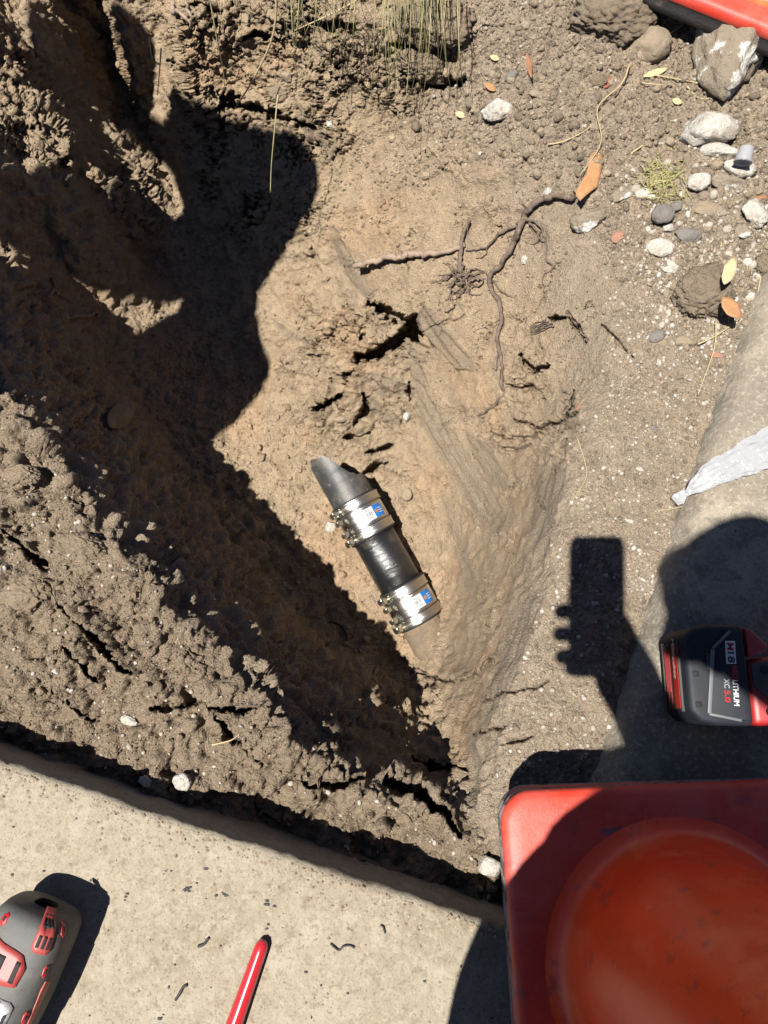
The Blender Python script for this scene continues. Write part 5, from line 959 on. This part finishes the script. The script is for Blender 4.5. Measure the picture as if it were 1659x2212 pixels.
EB = [('pelvis', 'waist'), ('waist', 'chest'), ('chest', 'neck'), ('neck', 'head'), ('head', 'face'), ('face', 'nose'), ('chest', 'shoulder_l'), ('shoulder_l', 'elbow_l'), ('elbow_l', 'wrist_l'), ('wrist_l', 'palm_l'), ('chest', 'shoulder_r'), ('shoulder_r', 'elbow_r'), ('elbow_r', 'wrist_r'), ('wrist_r', 'palm_r'),
      ('pelvis', 'hip_l'), ('hip_l', 'knee_l'), ('knee_l', 'ankle_l'), ('ankle_l', 'foot_l'), ('foot_l', 'toe_l'), ('pelvis', 'hip_r'), ('hip_r', 'knee_r'), ('knee_r', 'ankle_r'), ('ankle_r', 'foot_r'), ('foot_r', 'toe_r')]
def add_fingers(J, E, s, chains):
    for k, ch in enumerate(chains):
        prev = 'palm_' + s
        for q, p in enumerate(ch): nm = f'f{s}{k}_{q}'; J[nm] = (np.array(p), .0125 - .0009 * q); E.append((prev, nm)); prev = nm
def cf(x, d, f, t=0): return O + x * XV + d * DV + f * FV + t * U
# the one who holds the phone
J = {'pelvis': ((.16, -.74, .84), .14), 'waist': ((.13, -.57, .96), .145), 'midback': ((.14, -.43, 1.06), .14), 'chest': (cf(.43, .36, 0, .28), .155), 'neck': (cf(.28, .17, 0, .34), .058), 'head': (cf(.19, .075, 0, .40), .092), 'face': (cf(.125, .040, .02, .38), .06), 'nose': (cf(.068, .026, .03, .37), .022),
     'shoulder_r': (cf(.40, .36, .03, .16), .075), 'elbow_r': (cf(.19, .43, .06, .05), .046), 'wrist_r': (cf(.030, .19, .0), .034), 'palm_r': (cf(.004, .145, .010), .040),
     'shoulder_l': (sh(1520, 1780, .15, 1.10), .075), 'elbow_l': (sh(1235, 1990, .15, .84), .072), 'wrist_l': (sh(1085, 2190, .07, .58), .055), 'palm_l': (sh(1035, 2255, .07, .53), .034),
     'hip_l': ((.08, -.73, .80), .11), 'knee_l': (sh(1060, 2330, .07, .48), .075), 'hip_r': ((.27, -.73, .80), .11), 'knee_r': ((.37, -.56, .46), .075)}
kl = np.array(J['knee_l'][0]); kr_ = np.array(J['knee_r'][0])
J['ankle_l'] = (np.array([kl[0], kl[1] - .16, ZS + .09]), .05); J['foot_l'] = (np.array([kl[0], kl[1] - .17, ZS]), .04); J['toe_l'] = (np.array([kl[0] - .01, kl[1] - .02, ZS]), .035)
J['ankle_r'] = (np.array([kr_[0], kr_[1] - .16, ZS + .09]), .05); J['foot_r'] = (np.array([kr_[0], kr_[1] - .17, ZS]), .04); J['toe_r'] = (np.array([kr_[0] + .01, kr_[1] - .02, ZS]), .035)
E = [e for e in EB if e != ('waist', 'chest')] + [('waist', 'midback'), ('midback', 'chest')]
add_fingers(J, E, 'r', [[cf(-.02, .092, .016), cf(-.055, .087, .014), cf(-.075, .087, -.002)], [cf(-.02, .120, .016), cf(-.057, .117, .014), cf(-.076, .117, -.002)], [cf(-.018, .145, .016), cf(-.055, .146, .014), cf(-.072, .147, -.002)], [cf(-.012, .162, .014), cf(-.045, .162, .012), cf(-.062, .160, -.002)], [cf(.022, .125, -.012), cf(.008, .10, -.018), cf(-.008, .08, -.018)]])
pl = np.array(J['palm_l'][0]); add_fingers(J, E, 'l', [[pl + np.array([-.03 + .02 * k, -.03, -.02]), pl + np.array([-.036 + .022 * k, -.05, -.05])] for k in range(4)] + [[pl + np.array([.04, .0, -.02]), pl + np.array([.055, -.02, -.035])]])
person('person in dark clothes bending over with a phone, casting the shadow at right', J, E, cf(-.1, -.07, 0) - O, .03)
ph = MB(); V = rsq(1, .2); hx, hy = .038, .080
mbp = [(x * hx, y * hy) for x, y in [(a, b_) for a, b_ in rsq(1, .26)]]
pm = MB().prism(mbp, -.0105, -.0025); pm.v = [tuple(v[0] * XV + v[1] * DV - v[2] * -1 * FV + 0 * DV) for v in pm.v]
phm = mat('phone_glass', (.02, .02, .025), .15); phone = thing('phone', O + (-.023) * XV + .063 * DV, 'black phone held out over the trench, known by its upright rectangular shadow', 'phone'); pm.obj('phone_case', phm, phone, bevel=.001)
# the one who leans in from the left bank
J = {'head': (sh(268, 150, -.38, 1.26), .088), 'face': (sh(210, 165, -.36, 1.25), .058), 'nose': (sh(158, 195, -.34, 1.25), .024), 'neck': (sh(350, 260, -.42, 1.24), .06), 'chest': (sh(500, 440, -.38, 1.18), .115), 'midback': (sh(440, 615, -.48, 1.08), .060), 'waist': (sh(460, 780, -.53, 1.0), .132), 'pelvis': (sh(395, 870, -.54, .92), .105),
     'shoulder_r': (sh(605, 405, -.33, 1.12), .098), 'elbow_r': (sh(430, 610, -.46, .88), .05), 'shoulder_l': (sh(420, 500, -.50, 1.22), .08), 'elbow_l': (sh(190, 560, -.36, 1.02), .065)}
pv = np.array(J['pelvis'][0]); J['hip_l'] = (pv + np.array([-.11, .03, -.05]), .09); J['hip_r'] = (pv + np.array([-.03, -.07, -.05]), .085)
for s, dx_, dy_ in (('l', -.16, .06), ('r', .0, -.14)):
    J['knee_' + s] = (np.array([pv[0] + dx_ * .9, pv[1] + dy_ * 1.1 + .02, .47]), .078); J['ankle_' + s] = (np.array([pv[0] + dx_, pv[1] + dy_ - .06, .09]), .05); J['foot_' + s] = (np.array([pv[0] + dx_, pv[1] + dy_ - .07, -.005]), .04); J['toe_' + s] = (np.array([pv[0] + dx_ + .02, pv[1] + dy_ + .1, -.005]), .035)
    kn = pv + np.array([-.12, -.02, -.25]) if s == 'r' else sh(40, 440, -.18, .78) - np.array([.03, .07, .12]); J['wrist_' + s] = (kn + np.array([.03, .07, .12]), .036); J['palm_' + s] = (kn + np.array([.03, .08, .07]), .034)
E = [e for e in EB if e != ('waist', 'chest')] + [('waist', 'midback'), ('midback', 'chest')]
for s in 'lr':
    pl = np.array(J['palm_' + s][0]); add_fingers(J, E, s, [[pl + np.array([-.03 + .02 * k, .02, -.03]), pl + np.array([-.036 + .022 * k, .015, -.06])] for k in range(4)] + [[pl + np.array([.04, -.01, -.02]), pl + np.array([.055, -.01, -.04])]])
person('person in a cap leaning over the left bank, casting the profile shadow', J, E, sh(120, 130, -.3, 1.25) - J['head'][0])
